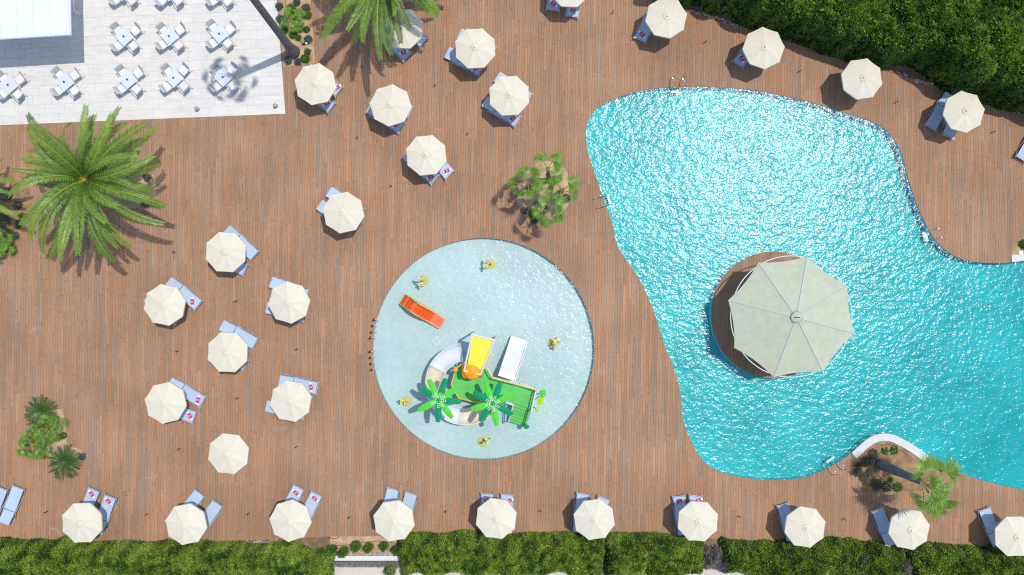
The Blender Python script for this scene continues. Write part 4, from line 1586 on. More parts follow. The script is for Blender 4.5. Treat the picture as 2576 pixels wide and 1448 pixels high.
h = hub_of(216, 452, 5.2)
date_palm('large feather palm in front of the tiled terrace at left', h, (h.x + 0.1, h.y - 0.1, 0.0), 0.33, crown_spec(3, 56, 4.75), 3)
h = hub_of(962, -62, 5.4)
date_palm('feather palm hanging over a parasol at the top edge', h, (h.x, h.y, 0.0), 0.33, crown_spec(5, 50, 4.2), 5)
h = hub_of(-92, 468, 4.6)
date_palm('feather palm at the left margin showing only its frond tips', h, (h.x, h.y, 0.0), 0.30, crown_spec(8, 34, 3.0), 8)


# --- fan palms
def fan_mesh(r_, seed, nseg=26, spread=150, cup=0.25, dry=0.0):
    g = np.random.default_rng(seed)
    qs, cs = [], []
    a0 = -R(spread)
    for i in range(nseg):
        a = a0 + 2 * R(spread) * (i + 0.5) / nseg
        L = r_ * (0.78 + 0.22 * math.cos(a * 0.6)) * g.uniform(0.93, 1.05)
        d = np.array([math.cos(a), math.sin(a), 0])
        s = np.array([-math.sin(a), math.cos(a), 0])
        hw = L * 0.55 * math.tan(R(spread) / nseg) * 0.98
        z1 = cup * r_ * 0.35 * (1 + 0.25 * math.cos(2 * a)) + (0.014 if i % 2 else 0)
        p0 = np.zeros(3)
        p1 = d * L * 0.55 + np.array([0, 0, z1])
        p2 = d * L * 1.06 + np.array([0, 0, z1 - 0.20 * r_ * g.uniform(0.3, 1.6)])
        col = np.array([0.125, 0.250, 0.022]) * g.uniform(0.7, 1.3)
        qs.append([p0 - s * 0.006, p1 - s * hw, p1 + s * hw, p0 + s * 0.006])
        cs.append(col)
        qs.append([p1 - s * hw, p2 - s * hw * 0.12, p2 + s * hw * 0.12, p1 + s * hw])
        cs.append(col * 1.12 + np.array([0.03, 0.025, 0.012]))
    me = np_quads('fan_leaf', np.array(qs), np.array(cs))
    me.materials.append(M_PALM)
    return me


FANS = [fan_mesh(1.0, 300 + k, 24, 88 + 11 * k, 0.3 + 0.15 * k) for k in range(4)]
PET = MB().tube([(0, 0, 0), (0.5, 0, 0.03), (1.0, 0, 0.0)], [0.022, 0.016, 0.012], 5).mesh('petiole')
PET.materials.append(plain('petiole', (0.22, 0.25, 0.03), 0.5, var=0.1))


def fan_palm(label, base, hub, r0, r1, leaves, seed, tm=M_TRUNKD, rings=False, group='fan palms'):
    """leaves: (azimuth deg, elevation deg, petiole length, fan radius, tilt deg)"""
    t = thing('fan_palm', label, 'palm', base, group=group)
    hl = Vector(hub) - Vector(base)
    n = 26 if rings else 7
    pts, rs = [], []
    r = random.Random(seed)
    for i in range(n):
        u = i / (n - 1)
        pts.append((hl.x * u ** 1.1, hl.y * u ** 1.1, hl.z * u - (0.03 if i == 0 else 0)))
        k = r0 + (r1 - r0) * u
        rs.append(k * (1.16 if rings and i % 2 else 1.0) * r.uniform(0.95, 1.05))
    MB().tube(pts, rs, 10).build('trunk', tm, t, not rings)
    for az, el, pl, fr, tilt in leaves:
        a, e = R(az), R(el)
        d = Vector((math.cos(a) * math.cos(e), math.sin(a) * math.cos(e), math.sin(e)))
        p = link('petiole', PET, None, t, loc=hl)
        p.scale = (pl, 1, 1)
        p.rotation_euler = (0, -e, a)
        f = link('fan_leaf', r.choice(FANS), None, t, loc=hl + d * pl)
        f.scale = (fr, fr, fr)
        f.rotation_euler = (R(r.uniform(-35, 35)), R(tilt) - e * 0.5, a + R(r.uniform(-25, 25)))
    return t


def fans(seed, n, pl, fr, lo=-25, hi=65):
    r = random.Random(seed)
    out = []
    for i in range(n):
        u = (i + 0.5) / n
        out.append((i * 137.5 + r.uniform(-20, 20), hi - (hi - lo) * u + r.uniform(-8, 8), pl * r.uniform(0.8, 1.15), fr * r.uniform(0.85, 1.1), 20 + 35 * u))
    return out


# tall ringed palm whose crown is above the frame
b_ = P(738, 132, 0)
h_ = P(553, -115, 15.0)
tp = thing('tall_palm', 'tall grey palm trunk rising from the bed between terrace and deck', 'palm', b_)
hl = h_ - b_
tm = MB()
pts, rs = [], []
for i in range(60):
    u = i / 59
    pts.append((hl.x * u, hl.y * u, hl.z * u - (0.05 if i == 0 else 0)))
    rs.append((0.19 + 0.17 * math.exp(-u * 17) - 0.05 * u) * (1.03 if i % 2 else 1.0))
tm.tube(pts, rs, 16)
tm.build('trunk', M_TRUNK, tp, True)
rr_ = random.Random(4)
for az, el, pl, fr, tilt in fans(4, 14, 1.0, 0.45, -30, 72):
    a, e = R(az), R(el)
    d = Vector((math.cos(a) * math.cos(e), math.sin(a) * math.cos(e), math.sin(e)))
    p = link('petiole', PET, None, tp, loc=hl)
    p.scale = (pl, 1, 1)
    p.rotation_euler = (0, -e, a)
    f = link('fan_leaf', rr_.choice(FANS), None, tp, loc=hl + d * pl)
    f.scale = (fr, fr, fr)
    f.rotation_euler = (0, R(tilt), a)

# leaning palm of the corner bed
b_ = P(2213, 1168, 0.0)
h_ = P(2322, 1214, 5.4)
LP = [(92, 30, 0.75, 0.72, 20), (62, 15, 0.75, 0.76, 25), (22, 5, 1.15, 0.78, 20), (-22, 10, 0.7, 0.85, 25), (-48, 25, 0.6, 0.85, 15), (-62, -5, 1.25, 0.85, 35),
      (-36, -8, 1.45, 0.85, 30), (-84, -12, 0.95, 0.65, 50), (-56, -15, 1.6, 0.75, 45), (-30, 38, 0.55, 0.8, 10), (-72, 15, 0.85, 0.75, 25), (42, -5, 0.95, 0.6, 35), (128, 40, 0.5, 0.5, 15), (245, -5, 0.6, 0.42, 45), (0, 60, 0.4, 0.6, 0)]
fan_palm('fan palm with dark scaly leaning trunk in the pool corner bed', b_, h_, 0.23, 0.14, LP, 9, M_TRUNKD, True)

# the group in the round bed
for k, (bx, by, hx, hy, hz, sd, lab) in enumerate([(1328, 470, 1328, 462, 4.0, 21, 'left fan palm of the four in the round deck bed'), (1380, 452, 1378, 425, 4.6, 22, 'upper fan palm of the four in the round deck bed'),
                                                   (1412, 482, 1414, 478, 4.0, 23, 'right fan palm of the four in the round deck bed'), (1378, 525, 1384, 528, 4.2, 24, 'lower fan palm of the four in the round deck bed')]):
    bb = P(bx, by, 0)
    hh = P(hx, hy, hz)
    fan_palm(lab, bb, hh, 0.13, 0.09, fans(sd, 8, 0.52, 0.46, -20, 55), sd, M_TRUNKD)

# low silvery fan palms between the cycads, and one in the left and top beds
for k, (x, y, z, sd, n, pl, fr, lab) in enumerate([(134, 1076, 0.55, 31, 26, 0.42, 0.38, 'upper pale bushy fan palm between the two cycads'), (104, 1112, 0.6, 32, 30, 0.48, 0.42, 'lower pale bushy fan palm left of the lower cycad'),
                                                   (745, 57, 0.5, 33, 26, 0.34, 0.34, 'spiky bright green fan palm in the sandy bed by the tall trunk'),
                                                   (12, 618, 0.6, 34, 22, 0.42, 0.40, 'bushy fan palm in the bed at the left margin')]):
    bb = P(x, y, 0)
    fan_palm(lab, bb, (bb.x, bb.y, z), 0.08, 0.07, [(a_, e_, p_ * random.uniform(0.75, 1.4), f_, t_ * random.uniform(0.2, 1.3)) for a_, e_, p_, f_, t_ in fans(sd, int(n * 0.8), pl * 1.25, fr * 0.82, -8, 70)], sd, M_TRUNKD, False, 'low fan palms')


def cycad(label, x, y, seed, n=34, L=0.92):
    t = thing('cycad', label, 'plant', P(x, y, 0), group='cycads')
    MB().lathe([(0.13, -0.03), (0.15, 0.25), (0.10, 0.42), (0.03, 0.48)], 10).build('trunk', M_TRUNKD, t)
    r = np.random.default_rng(seed)
    meshes = []
    for k in range(3):
        qs, cs = [], []
        nn = 8
        pts, dirs = [np.zeros(3)], []
        for i in range(nn):
            e = R(34 - 10 * k) - R(62) * (i / nn) ** 1.2
            dirs.append(np.array([math.cos(e), 0, math.sin(e)]))
            pts.append(pts[-1] + dirs[-1] * L / nn)
        for i in range(30):
            u = 0.12 + 0.88 * (i + 0.5) / 30
            q = min(int(u * nn), nn - 1)
            p = pts[q] + dirs[q] * (u * nn - q) * L / nn
            ll = 0.105 * math.sin(math.pi * min(0.97, u * 0.8 + 0.15)) ** 0.6
            for s in (-1, 1):
                dd = np.array([0.55, s, 0.28])
                dd /= np.linalg.norm(dd)
                w = dirs[q] * 0.010
                qs.append([p - w, p + w, p + dd * ll + w * 0.4, p + dd * ll - w * 0.4])
                cs.append(np.array([0.045, 0.115, 0.016]) * r.uniform(0.7, 1.35))
        for q in range(nn):
            sd = np.array([0, 0.009, 0])
            li = np.array([0, 0, 0.006])
            qs.append([pts[q] - sd + li, pts[q + 1] - sd + li, pts[q + 1] + sd + li, pts[q] + sd + li])
            cs.append(np.array([0.09, 0.13, 0.02]))
        me = np_quads('frond', np.array(qs), np.array(cs))
        me.materials.append(M_PALM)
        meshes.append(me)
    for i in range(n):
        o = link('frond', meshes[i % 3], None, t, loc=(0, 0, 0.45))
        s = r.uniform(0.85, 1.08)
        o.scale = (s, s, s)
        o.rotation_euler = (0, R(r.uniform(-8, 6)), R(i * 137.5 + r.uniform(-6, 6)))
    return t


cycad('dark green cycad at the top of the small bed lower left', 112, 1036, 41)
cycad('dark green star shaped cycad at the bottom of the small bed lower left', 172, 1160, 42)

# --- little shrubs and flowers in the beds
GR1 = (np.array([0.07, 0.17, 0.02]), np.array([0.16, 0.30, 0.04]))
GR2 = (np.array([0.09, 0.14, 0.06]), np.array([0.19, 0.25, 0.11]))
VIO = (0.20, 0.13, 0.55)
WHI = (0.65, 0.66, 0.66)
SMALL = [(733, 26, .26, .32, GR1, None, 'round bright green bush at the top of the sandy bed'), (703, 18, .17, .2, GR2, VIO, 'violet flowered clump by the terrace edge, top of sandy bed'),
         (706, 50, .20, .2, GR2, VIO, 'violet flowered clump by the terrace edge, beside the trunk'), (747, 8, .15, .2, GR2, VIO, 'violet flowered clump at top centre of the sandy bed'),
         (770, 22, .19, .22, GR2, VIO, 'violet flowered clump at top right of the sandy bed'), (774, 40, .17, .18, GR1, None, 'low green plant at the right edge of the sandy bed'),
         (714, 80, .15, .18, GR1, None, 'small green plant left of the trunk in the sandy bed'), (737, 90, .15, .22, GR1, None, 'small dark green bush in the middle of the sandy bed'),
         (751, 97, .11, .14, GR1, None, 'tiny green plant beside the spotlight in the sandy bed'), (772, 76, .12, .25, GR2, None, 'small grey green plant at right of the sandy bed'),
         (776, 101, .19, .2, GR2, VIO, 'violet flowered plant beside the spotlight, right edge of sandy bed'), (774, 132, .13, .16, GR2, None, 'small plant right of the palm trunk foot'),
         (769, 149, .20, .22, GR1, None, 'round bright bush below right of the palm trunk foot'), (726, 153, .18, .16, GR2, VIO, 'violet flowered clump at the foot of the tall trunk'), (750, 156, .17, .14, GR2, VIO, 'violet flowered clump at the lower edge of the sandy bed'),
         (46, 518, .2, .25, GR2, VIO, 'violet flowers under the frond tips in the left bed'), (58, 546, .17, .2, GR1, None, 'dark green bush in the left bed'), (48, 566, .18, .2, GR2, VIO, 'violet flowered clump in the left bed'),
         (25, 585, .18, .15, GR2, WHI, 'white flowered clump in the left bed'), (40, 594, .16, .18, GR2, VIO, 'dark flowered clump at the edge of the left bed'), (30, 628, .25, .3, GR1, None, 'green bush at the bottom of the left bed'), (12, 556, .34, .4, GR2, None, 'grey green bush in the middle of the left bed'),
         (372, 448, .2, .2, GR2, VIO, 'violet flowers in the bed under the large palm, top'), (366, 512, .22, .22, GR2, VIO, 'violet flowers in the bed under the large palm, bottom'),
         (1343, 541, .24, .28, GR1, None, 'round green bush at the bottom of the round bed'), (1318, 531, .14, .16, GR2, VIO, 'violet flowered plant at the lower left of the round bed'), (1344, 554, .16, .14, GR2, VIO, 'dark flowered clump at the bottom edge of the round bed'),
         (1350, 515, .12, .14, GR2, VIO, 'small flowered clump in the middle of the round bed'), (1425, 500, .18, .2, GR2, VIO, 'dark flowered clump at the right edge of the round bed'),
         (2196, 1143, .24, .24, GR2, VIO, 'violet flowered clump at the upper left of the corner bed'), (2179, 1160, .23, .24, GR2, VIO, 'violet flowered clump at the left of the corner bed'), (2160, 1172, .13, .18, GR2, None, 'small grey green plant at the left tip of the corner bed'),
         (2158, 1189, .22, .2, GR2, VIO, 'violet flowered clump at the left edge of the corner bed'), (2204, 1220, .27, .26, GR2, VIO, 'large violet flowered clump at the bottom of the corner bed'), (2230, 1226, .24, .24, GR2, VIO, 'violet flowered clump at bottom centre of the corner bed'),
         (2258, 1226, .22, .24, GR1, VIO, 'green flowered clump at bottom right of the corner bed'), (2239, 1208, .10, .12, GR1, None, 'tiny green plant beside the leaning trunk'), (2226, 1135, .16, .16, GR1, WHI, 'white flowered clump at the top left of the corner bed'), (2249, 1134, .20, .18, GR1, WHI, 'white flowered clump at the top of the corner bed'),
         (2574, 616, .22, .3, GR1, None, 'green plant in the bed at the right margin'), (207, 1150, .16, .16, GR2, VIO, 'violet flowers right of the lower cycad'), (160, 1096, .14, .3, GR1, None, 'spiky green plant right of the pale fan palms')]
for (x, y, r_, h_, cc, fl, lb) in SMALL:
    shrub('flower_clump' if fl else 'small_bush', lb, 'plant', P(x, y, 0.02), r_, h_, cc, 190 if fl else 300, 0.075, 0.016, 4, 'small plants in the beds', (15, fl) if fl else None)

# row of young cypresses in the strip by the paved gap
CY = [(868, 1384, .17, 1.5), (898, 1372, .2, 1.1), (930, 1374, .16, 1.3), (968, 1372, .15, 1.1), (1000, 1380, .17, 1.2), (836, 1380, .16, .9)]
for k, (x, y, r_, h_) in enumerate(CY):
    lb = ['second', 'third', 'fourth', 'fifth', 'rightmost', 'leftmost'][k]
    shrub('young_cypress', lb + ' young cypress in the sandy strip above the paved gap', 'shrub', P(x, y, 0), r_, h_, GR1, 420, 0.10, 0.016, 4, 'young cypresses in the strip', None, 0.45)
shrub('small_bush', 'sparse green seedling on the pale paving below the thatch', 'plant', P(982, 1432, 0), 0.28, 0.8, GR1, 240, 0.09, 0.018, 4, 'seedlings on the paving')
shrub('small_bush', 'sparse green seedling at the left of the pale paving', 'plant', P(811, 1440, 0), 0.18, 0.4, GR1, 120, 0.09, 0.018, 4, 'seedlings on the paving')

# ------------------------------------------------------------------ edging stones, walls, strip by the gap
def stone_mesh(seed):
    r = np.random.default_rng(seed)
    import bmesh
    bm = bmesh.new()
    bmesh.ops.create_icosphere(bm, subdivisions=1, radius=1.0)
    for v in bm.verts:
        v.co *= r.uniform(0.75, 1.15)
        v.co.z *= 0.6
    me = bpy.data.meshes.new('stone')
    bm.to_mesh(me)
    bm.free()
    c = [np.array((0.40, 0.36, 0.31)), np.array((0.46, 0.36, 0.25)), np.array((0.33, 0.32, 0.32)), np.array((0.48, 0.27, 0.14)), np.array((0.50, 0.46, 0.42))][seed % 5]
    tone_attr(me, [c] * len(me.polygons))
    me.materials.append(M_STONE)
    return me


STONES = [stone_mesh(k) for k in range(10)]


def stone_row(name, label, pa, pb, n, size, wob, z=0.0):
    a, b = P(*pa), P(*pb)
    t = thing(name, label, 'stones', (a.x, a.y, 0), group='rubble edging')
    for i in range(n):
        u = (i + random.uniform(0.1, 0.9)) / n
        q = a.lerp(b, u) - a
        nn = Vector((-(b - a).y, (b - a).x, 0)).normalized()
        o = link('stone', random.choice(STONES), None, t, loc=q + nn * random.uniform(-wob, wob) + Vector((0, 0, z + random.uniform(-0.02, 0.03))))
        s = size * random.uniform(0.6, 1.3)
        o.scale = (s * random.uniform(0.9, 1.5), s, s * random.uniform(0.7, 1.0))
        o.rotation_euler = (random.uniform(-.3, .3), random.uniform(-.3, .3), random.uniform(0, 6.28))
    return t


soil_a = [P2(*p) for p in [(1700, 15), (1777, 45), (1880, 75), (2250, 187), (2394, 232), (2575, 291), (2640, 312), (2660, 240), (2300, 120), (1900, 30), (1720, -20)]]
fill([soil_a], -0.045).build('hedge_soil', M_DSOIL, kind='structure')
stone_row('stone_edging', 'rubble stone edging along the deck at the left end of the conifer hedge', (1728, 24), (1882, 72), 46, 0.065, 0.07)
stone_row('stone_edging', 'pale rubble stones between deck and hedge beside the rightmost hedge parasol', (2252, 184), (2402, 230), 40, 0.085, 0.10)
stone_row('stone_edging', 'rubble stones at the deck edge near the right margin under the hedge', (2540, 276), (2620, 303), 14, 0.08, 0.06)
stone_row('stone_edging', 'thin row of stones between deck and lower hedge, right part', (1900, 1362), (2280, 1374), 60, 0.05, 0.05)
stone_row('stone_edging', 'pale stones in the dark soil between deck and left hedge', (500, 1368), (700, 1364), 26, 0.07, 0.14, -0.02)
soil_b = [P2(*p) for p in [(-80, 1361), (500, 1361), (700, 1356), (830, 1349.5), (838, 1460), (-80, 1460)]]
fill([soil_b], -0.045).build('hedge_soil_lower', M_DSOIL, kind='structure')
soil_c = [P2(*p) for p in [(1008, 1348), (1400, 1345), (1700, 1352), (2000, 1362), (2250, 1370), (2660, 1392), (2660, 1432), (2250, 1420), (1700, 1412), (1008, 1412)]]
fill([soil_c], -0.045).build('hedge_soil_right', M_DSOIL, kind='structure')
strip = [P2(*p) for p in [(830, 1349.5), (1012, 1348.5), (1012, 1397), (830, 1397)]]
fill([strip], -0.035).build('sandy_strip', M_SOIL, kind='structure')
# rubble retaining wall: rows of stones
t = thing('rubble_wall', 'low rubble wall of orange and grey stones above the white kerb in the gap', 'wall', P(920, 1391))
for r_ in range(3):
    for i in range(38):
        x = 831 + i * 4.75 + random.uniform(-1.5, 1.5) + (r_ % 2) * 2.3
        q = P(x, 1386 + r_ * 4.6 + random.uniform(-1, 1)) - P(920, 1391)
        o = link('stone', random.choice(STONES), None, t, loc=(q.x, q.y, 0.04 - 0.01 * r_))
        s = random.uniform(0.045, 0.075)
        o.scale = (s * random.uniform(0.9, 1.4), s * random.uniform(0.7, 1.0), s)
        o.rotation_euler = (0, 0, random.uniform(-0.6, 0.6))
tag(MB().prism([P2(*p) for p in [(814, 1410), (1040, 1410), (1040, 1398), (814, 1398)]], -0.2, 0.10).build('white_kerb_wall', M_WHITE), 'low white wall cap between rubble wall and thatched strip', 'wall')
# thatched strip: many straw stalks over a sloping board
t = thing('thatch_screen', 'narrow grey thatched canopy strip below the white wall in the gap', 'thatch', P(926, 1417))
a, b = P(812, 1410) - P(926, 1417), P(1040, 1426) - P(926, 1417)
MB().add([(a.x, a.y, 0.30), (b.x, a.y, 0.30), (b.x, b.y + 0.03, 0.12), (a.x, b.y + 0.03, 0.12)], [(3, 2, 1, 0)]).build('backing', M_THATCH, t)
n = 5200
xx = RNG.uniform(a.x, b.x, n)
u = RNG.uniform(0, 0.75, n)
yy = a.y + (b.y - a.y) * u
zz = 0.31 - 0.19 * u + RNG.uniform(0, 0.03, n)
dv = np.stack([RNG.normal(-0.18, 0.16, n), np.full(n, -1.0), RNG.normal(-0.45, 0.1, n)], 1)
tc_ = np.array([0.24, 0.22, 0.20]) * RNG.uniform(0.35, 1.7, (n, 1))
link('straw', blades_mesh('straw', np.stack([xx, yy, zz], 1), dv, RNG.uniform(0.09, 0.17, n), 0.006, tc_), M_STONE, t, kind='stuff')

# white boards half hidden under bottom row parasols
tag(MB().prism([P2(*p) for p in [(2223, 1371), (2260, 1373), (2300, 1389), (2300, 1397), (2268, 1393), (2240, 1380)]], 0.02, 0.22).build('white_board', M_WHITEM), 'white weathered board lying at the hedge below the ninth parasol', 'board')
tag(MB().prism([P2(*p) for p in [(1490, 1352), (1528, 1352), (1528, 1374), (1512, 1374)]], 0.0, 0.30).build('white_board', M_WHITEM), 'pale slab sticking out below the sixth parasol at the hedge', 'board')
# dry fallen frond beside the pool, hoses, bed spotlight
t = thing('dry_leaf', 'dry straw coloured palm leaf lying on the deck beside the pool', 'leaf', P(1447, 463, 0.03), ang(1, -0.28))
n = 120
dv = np.stack([np.ones(n), RNG.normal(0, 0.22, n), RNG.uniform(0.0, 0.25, n)], 1)
ps = np.stack([RNG.uniform(0, 0.42, n), RNG.normal(0, 0.03, n), RNG.uniform(0.0, 0.05, n)], 1)
link('blade', blades_mesh('blade', ps, dv, RNG.uniform(0.15, 0.3, n), 0.008, np.array([0.48, 0.38, 0.20]) * RNG.uniform(0.6, 1.3, (n, 1))), M_LEAF, t, kind='stuff')
MB().tube([(-0.25, -0.10, 0.0), (-0.1, -0.03, 0.02), (0.25, 0, 0.03)], 0.012, 5).build('stalk', M_BARK, t)


def hose(label, pts, mat, r=0.014, z=0.02):
    w = [Vector((*P2(*p), z)) for p in pts]
    out = []
    for i in range(len(w) - 1):
        p0, p1, p2, p3 = w[max(i - 1, 0)], w[i], w[i + 1], w[min(i + 2, len(w) - 1)]
        for j in range(5):
            s = j / 5
            out.append(0.5 * ((2 * p1) + (p2 - p0) * s + (2 * p0 - 5 * p1 + 4 * p2 - p3) * s * s + (3 * p1 - p0 - 3 * p2 + p3) * s ** 3))
    out.append(w[-1])
    return tag(MB().tube(out, r, 5).build('hose', mat, None, True), label, 'hose', 'garden hoses and drip lines')


M_GHOSE = plain('green_hose', (0.40, 0.48, 0.42), 0.5, var=0.03)
hose('pale green hose looping over the deck edge by the first bottom row parasol', [(123, 1345), (127, 1332), (138, 1331), (150, 1340), (154, 1349)], M_GHOSE)
hose('pale lavender hose running through the soil along the left hedge', [(465, 1377), (500, 1373), (560, 1381), (620, 1380), (640, 1376), (660, 1365), (680, 1366), (688, 1373)], M_HOSE, 0.016, 0.05)
hose('short black hose end at the deck edge beside the gap', [(824, 1357), (830, 1353), (838, 1355), (848, 1354), (852, 1350)], M_DARK)
M_DRIP = plain('drip_line', (0.05, 0.03, 0.025), 0.6, var=0.05)
hose('dark drip line curving through the corner bed on the left', [(2222, 1130), (2205, 1150), (2190, 1170), (2180, 1190), (2190, 1210), (2210, 1225), (2250, 1234)], M_DRIP, 0.012, 0.04)
hose('dark drip line curving through the corner bed on the right', [(2215, 1121), (2245, 1120), (2275, 1140), (2300, 1158)], M_DRIP, 0.012, 0.04)
hose('dark drip line ringing the leaning trunk', [(2205, 1155), (2200, 1175), (2208, 1195), (2225, 1210), (2250, 1217), (2270, 1216)], M_DRIP, 0.012, 0.04)
hose('dark drip line along the young cypress row', [(838, 1373), (880, 1371), (920, 1365), (960, 1362), (1000, 1368)], M_DRIP, 0.012, 0.0)
hose('dark drip line through the sandy bed by the tall trunk', [(718, 0), (722, 40), (730, 75), (748, 100), (764, 112)], M_DRIP, 0.012, 0.04)
t = thing('garden_spotlight', 'small black and white spotlight in the sandy bed by the palm', 'spotlight', P(768, 113, 0.03))
MB().tube([(-0.13, 0.0, 0.10), (0.03, 0.03, 0.13)], [0.045, 0.055], 8).build('lamp_body', M_DARK, t)
MB().lathe([(0.05, 0.0), (0.055, 0.02)], 10, (0.07, 0.04, 0.12)).build('lens', M_WHITE, t)
MB().tube([(-0.05, 0.01, 0.0), (-0.05, 0.01, 0.10)], 0.012, 5).build('stake', M_DARK, t)

# ------------------------------------------------------------------ big parasol on the island
bp = P(1954, 795, 0)
t = thing('island_parasol', 'huge pale green eight sided parasol over the round island deck', 'parasol', (bp.x, bp.y, 0))
VX = [(2030.6, 646), (2132, 720), (2149.6, 839), (2070.6, 936), (1946.6, 949.7), (1847, 875.7), (1832, 756), (1908, 661)]
ZE, ZA = 2.95, 4.15
vw = [P(x, y, ZE) - Vector((bp.x, bp.y, 0)) for x, y in VX]
ap = P(2004, 799, ZA) - Vector((bp.x, bp.y, 0))
for k in range(8):
    a, b = vw[k], vw[(k + 1) % 8]
    vs, fs = [], []
    nr, nt = 10, 10
    for i in range(nr + 1):
        u = 0.035 + 0.965 * i / nr
        for j in range(nt + 1):
            v = j / nt
            e = a.lerp(b, v)
            bow = 4 * v * (1 - v)
            q = ap.lerp(e, u * (1 - 0.036 * bow * u ** 2))
            q.z -= 0.05 * bow * u
            q.z += 0.008 * math.sin(9 * u + 5 * k) * bow
            vs.append(q)
    for i in range(nr):
        for j in range(nt):
            c0 = i * (nt + 1) + j
            fs.append((c0, c0 + nt + 1, c0 + nt + 2, c0 + 1))
    MB().add(vs, fs).build('canopy_panel', M_SAIL, t, True)
    MB().tube([ap.lerp(a, 0.05) + Vector((0, 0, 0.02)), ap.lerp(a, 0.5) + Vector((0, 0, 0.022)), a + Vector((0, 0, 0.02))], 0.028, 6).build('rib', M_RIB, t)
rg = []
rc_ = P(1990.5, 797, 2.88) - Vector((bp.x, bp.y, 0))
for k in range(65):
    q = 2 * math.pi * k / 64
    rg.append((rc_.x + 2.90 * math.cos(q), rc_.y + 2.90 * math.sin(q), 2.88))
MB().tube(rg, 0.024, 6, False).build('edge_ring', M_WHITEM, t, True)
MB().tube([(0.0, 0, 0), (ap.x, ap.y, ZA + 0.05)], [0.10, 0.06], 12).build('mast', M_WHITEM, t, True)
MB().lathe([(0.28, -0.03), (0.25, 0.02), (0.08, 0.07), (0.03, 0.09)], 14, (ap.x, ap.y, ZA)).build('hub_cap', M_SAIL, t, True)
MB().tube([(ap.x - 0.12, ap.y, ZA + 0.10), (ap.x + 0.14, ap.y, ZA + 0.13)], 0.022, 6).build('crank_pin', M_DARK, t)
MB().lathe([(0.5, 0.0), (0.5, 0.05), (0.12, 0.09)], 20).build('base', M_GREY, t)
for k in (0, 2, 4, 6):
    e = vw[k]
    MB().tube([(0, 0, 2.2), e * 0.55 + Vector((0, 0, 3.35 - e.z * 0.55))], 0.03, 5).build('strut', M_WHITEM, t)

# ------------------------------------------------------------------ splash pool toys
def K(cx, cy, z=0.0):
    """point from the enlarged survey of the play structure"""
    return P(1033.1 + cx / 5.14, 818.4 + cy / 5.14, z)


po = K(1000, 850, 0)
t = thing('water_play_structure', 'green decked water play structure with slides, railings and tipping bucket', 'playground', (po.x, po.y, 0))


def kl(cx, cy, z):
    return K(cx, cy, z) - Vector((po.x, po.y, 0))


ZP = 1.05
plat = [(640, 525), (985, 575), (1045, 690), (1400, 790), (1618, 845), (1552, 1088), (1325, 1012), (985, 930), (870, 1005), (620, 945), (525, 770), (572, 600)]
pp = [(kl(x, y, ZP).x, kl(x, y, ZP).y) for x, y in plat]
MB().prism(pp, ZP - 0.10, ZP).build('platform', M_GREEN, t)
for a, b in ((9, 10), (10, 11), (8, 9), (7, 8)):
    p, q = kl(*plat[a], ZP), kl(*plat[b % 12], ZP)
    MB().tube([p + Vector((0, 0, 0.03)), q + Vector((0, 0, 0.03))], 0.03, 5).build('edge_trim', M_YELR, t)
for (x, y) in plat[::2] + [(560, 560)]:
    q = kl(x, y, ZP)
    MB().tube([(q.x, q.y, -0.4), (q.x, q.y, ZP - 0.1)], 0.05, 8).build('leg', M_WHITEM, t)
# stairs
for i in range(6):
    u = i / 6
    z = ZP * (1 - (i + 1) / 6.8)
    a0, b0 = (1325, 1012), (1552, 1085)
    da = (-62, 232)
    q = [(a0[0] + da[0] * u, a0[1] + da[1] * u), (b0[0] + da[0] * u, b0[1] + da[1] * u), (b0[0] + da[0] * (u + .17), b0[1] + da[1] * (u + .17)), (a0[0] + da[0] * (u + .17), a0[1] + da[1] * (u + .17))]
    MB().prism([(kl(x, y, z).x, kl(x, y, z).y) for x, y in q], z - 0.16, z).build('stair', M_GREEN, t)


def rail(pts, z0, z1, top=M_WHITEM, name='railing', bars=0):
    w = [kl(x, y, z0) for x, y in pts]
    MB().tube([(p.x, p.y, z1) for p in w], 0.032, 6).build('top_rail', top, t)
    r = MB().tube([(p.x, p.y, z0 + 0.22) for p in w], 0.022, 5).build('lower_rail', M_WHITEM, t)
    for p in w:
        MB().tube([(p.x, p.y, z0 - 0.05), (p.x, p.y, z1)], 0.035, 6).build('post', M_WHITEM, t)
    for i in range(len(w) - 1):
        d = (w[i + 1] - w[i])
        n = max(1, int(d.length / 0.16))
        mb = MB()
        for j in range(1, n):
            q = w[i] + d * (j / n)
            MB().tube([(q.x, q.y, z0 + 0.2), (q.x, q.y, z1 - 0.02)], 0.011, 4).build('baluster', M_WHITEM, t)


rail([(1048, 300), (992, 545), (1062, 668)], ZP, ZP + 0.85, M_YELR)
rail([(1062, 668), (1230, 712), (1410, 752), (1635, 825)], ZP, ZP + 0.85, M_YELR)
rail([(1612, 850), (1558, 1085)], ZP, ZP + 0.85)
rail([(1235, 985), (1325, 1012)], ZP, ZP + 0.85)
rail([(600, 540), (700, 480)], ZP, ZP + 0.75, M_YELR)
for (a, b) in (((1325, 1020), (1262, 1240)), ((1556, 1090), (1490, 1275))):
    A, B = kl(*a, ZP), kl(*b, 0.1)
    for dz in (0.85, 0.45):
        MB().tube([(A.x, A.y, ZP + dz), (B.x, B.y, 0.15 + dz)], 0.03, 6).build('stair_rail', M_WHITEM, t)
    MB().tube([(B.x, B.y, -0.4), (B.x, B.y, 1.0)], 0.03, 6).build('stair_post', M_WHITEM, t)


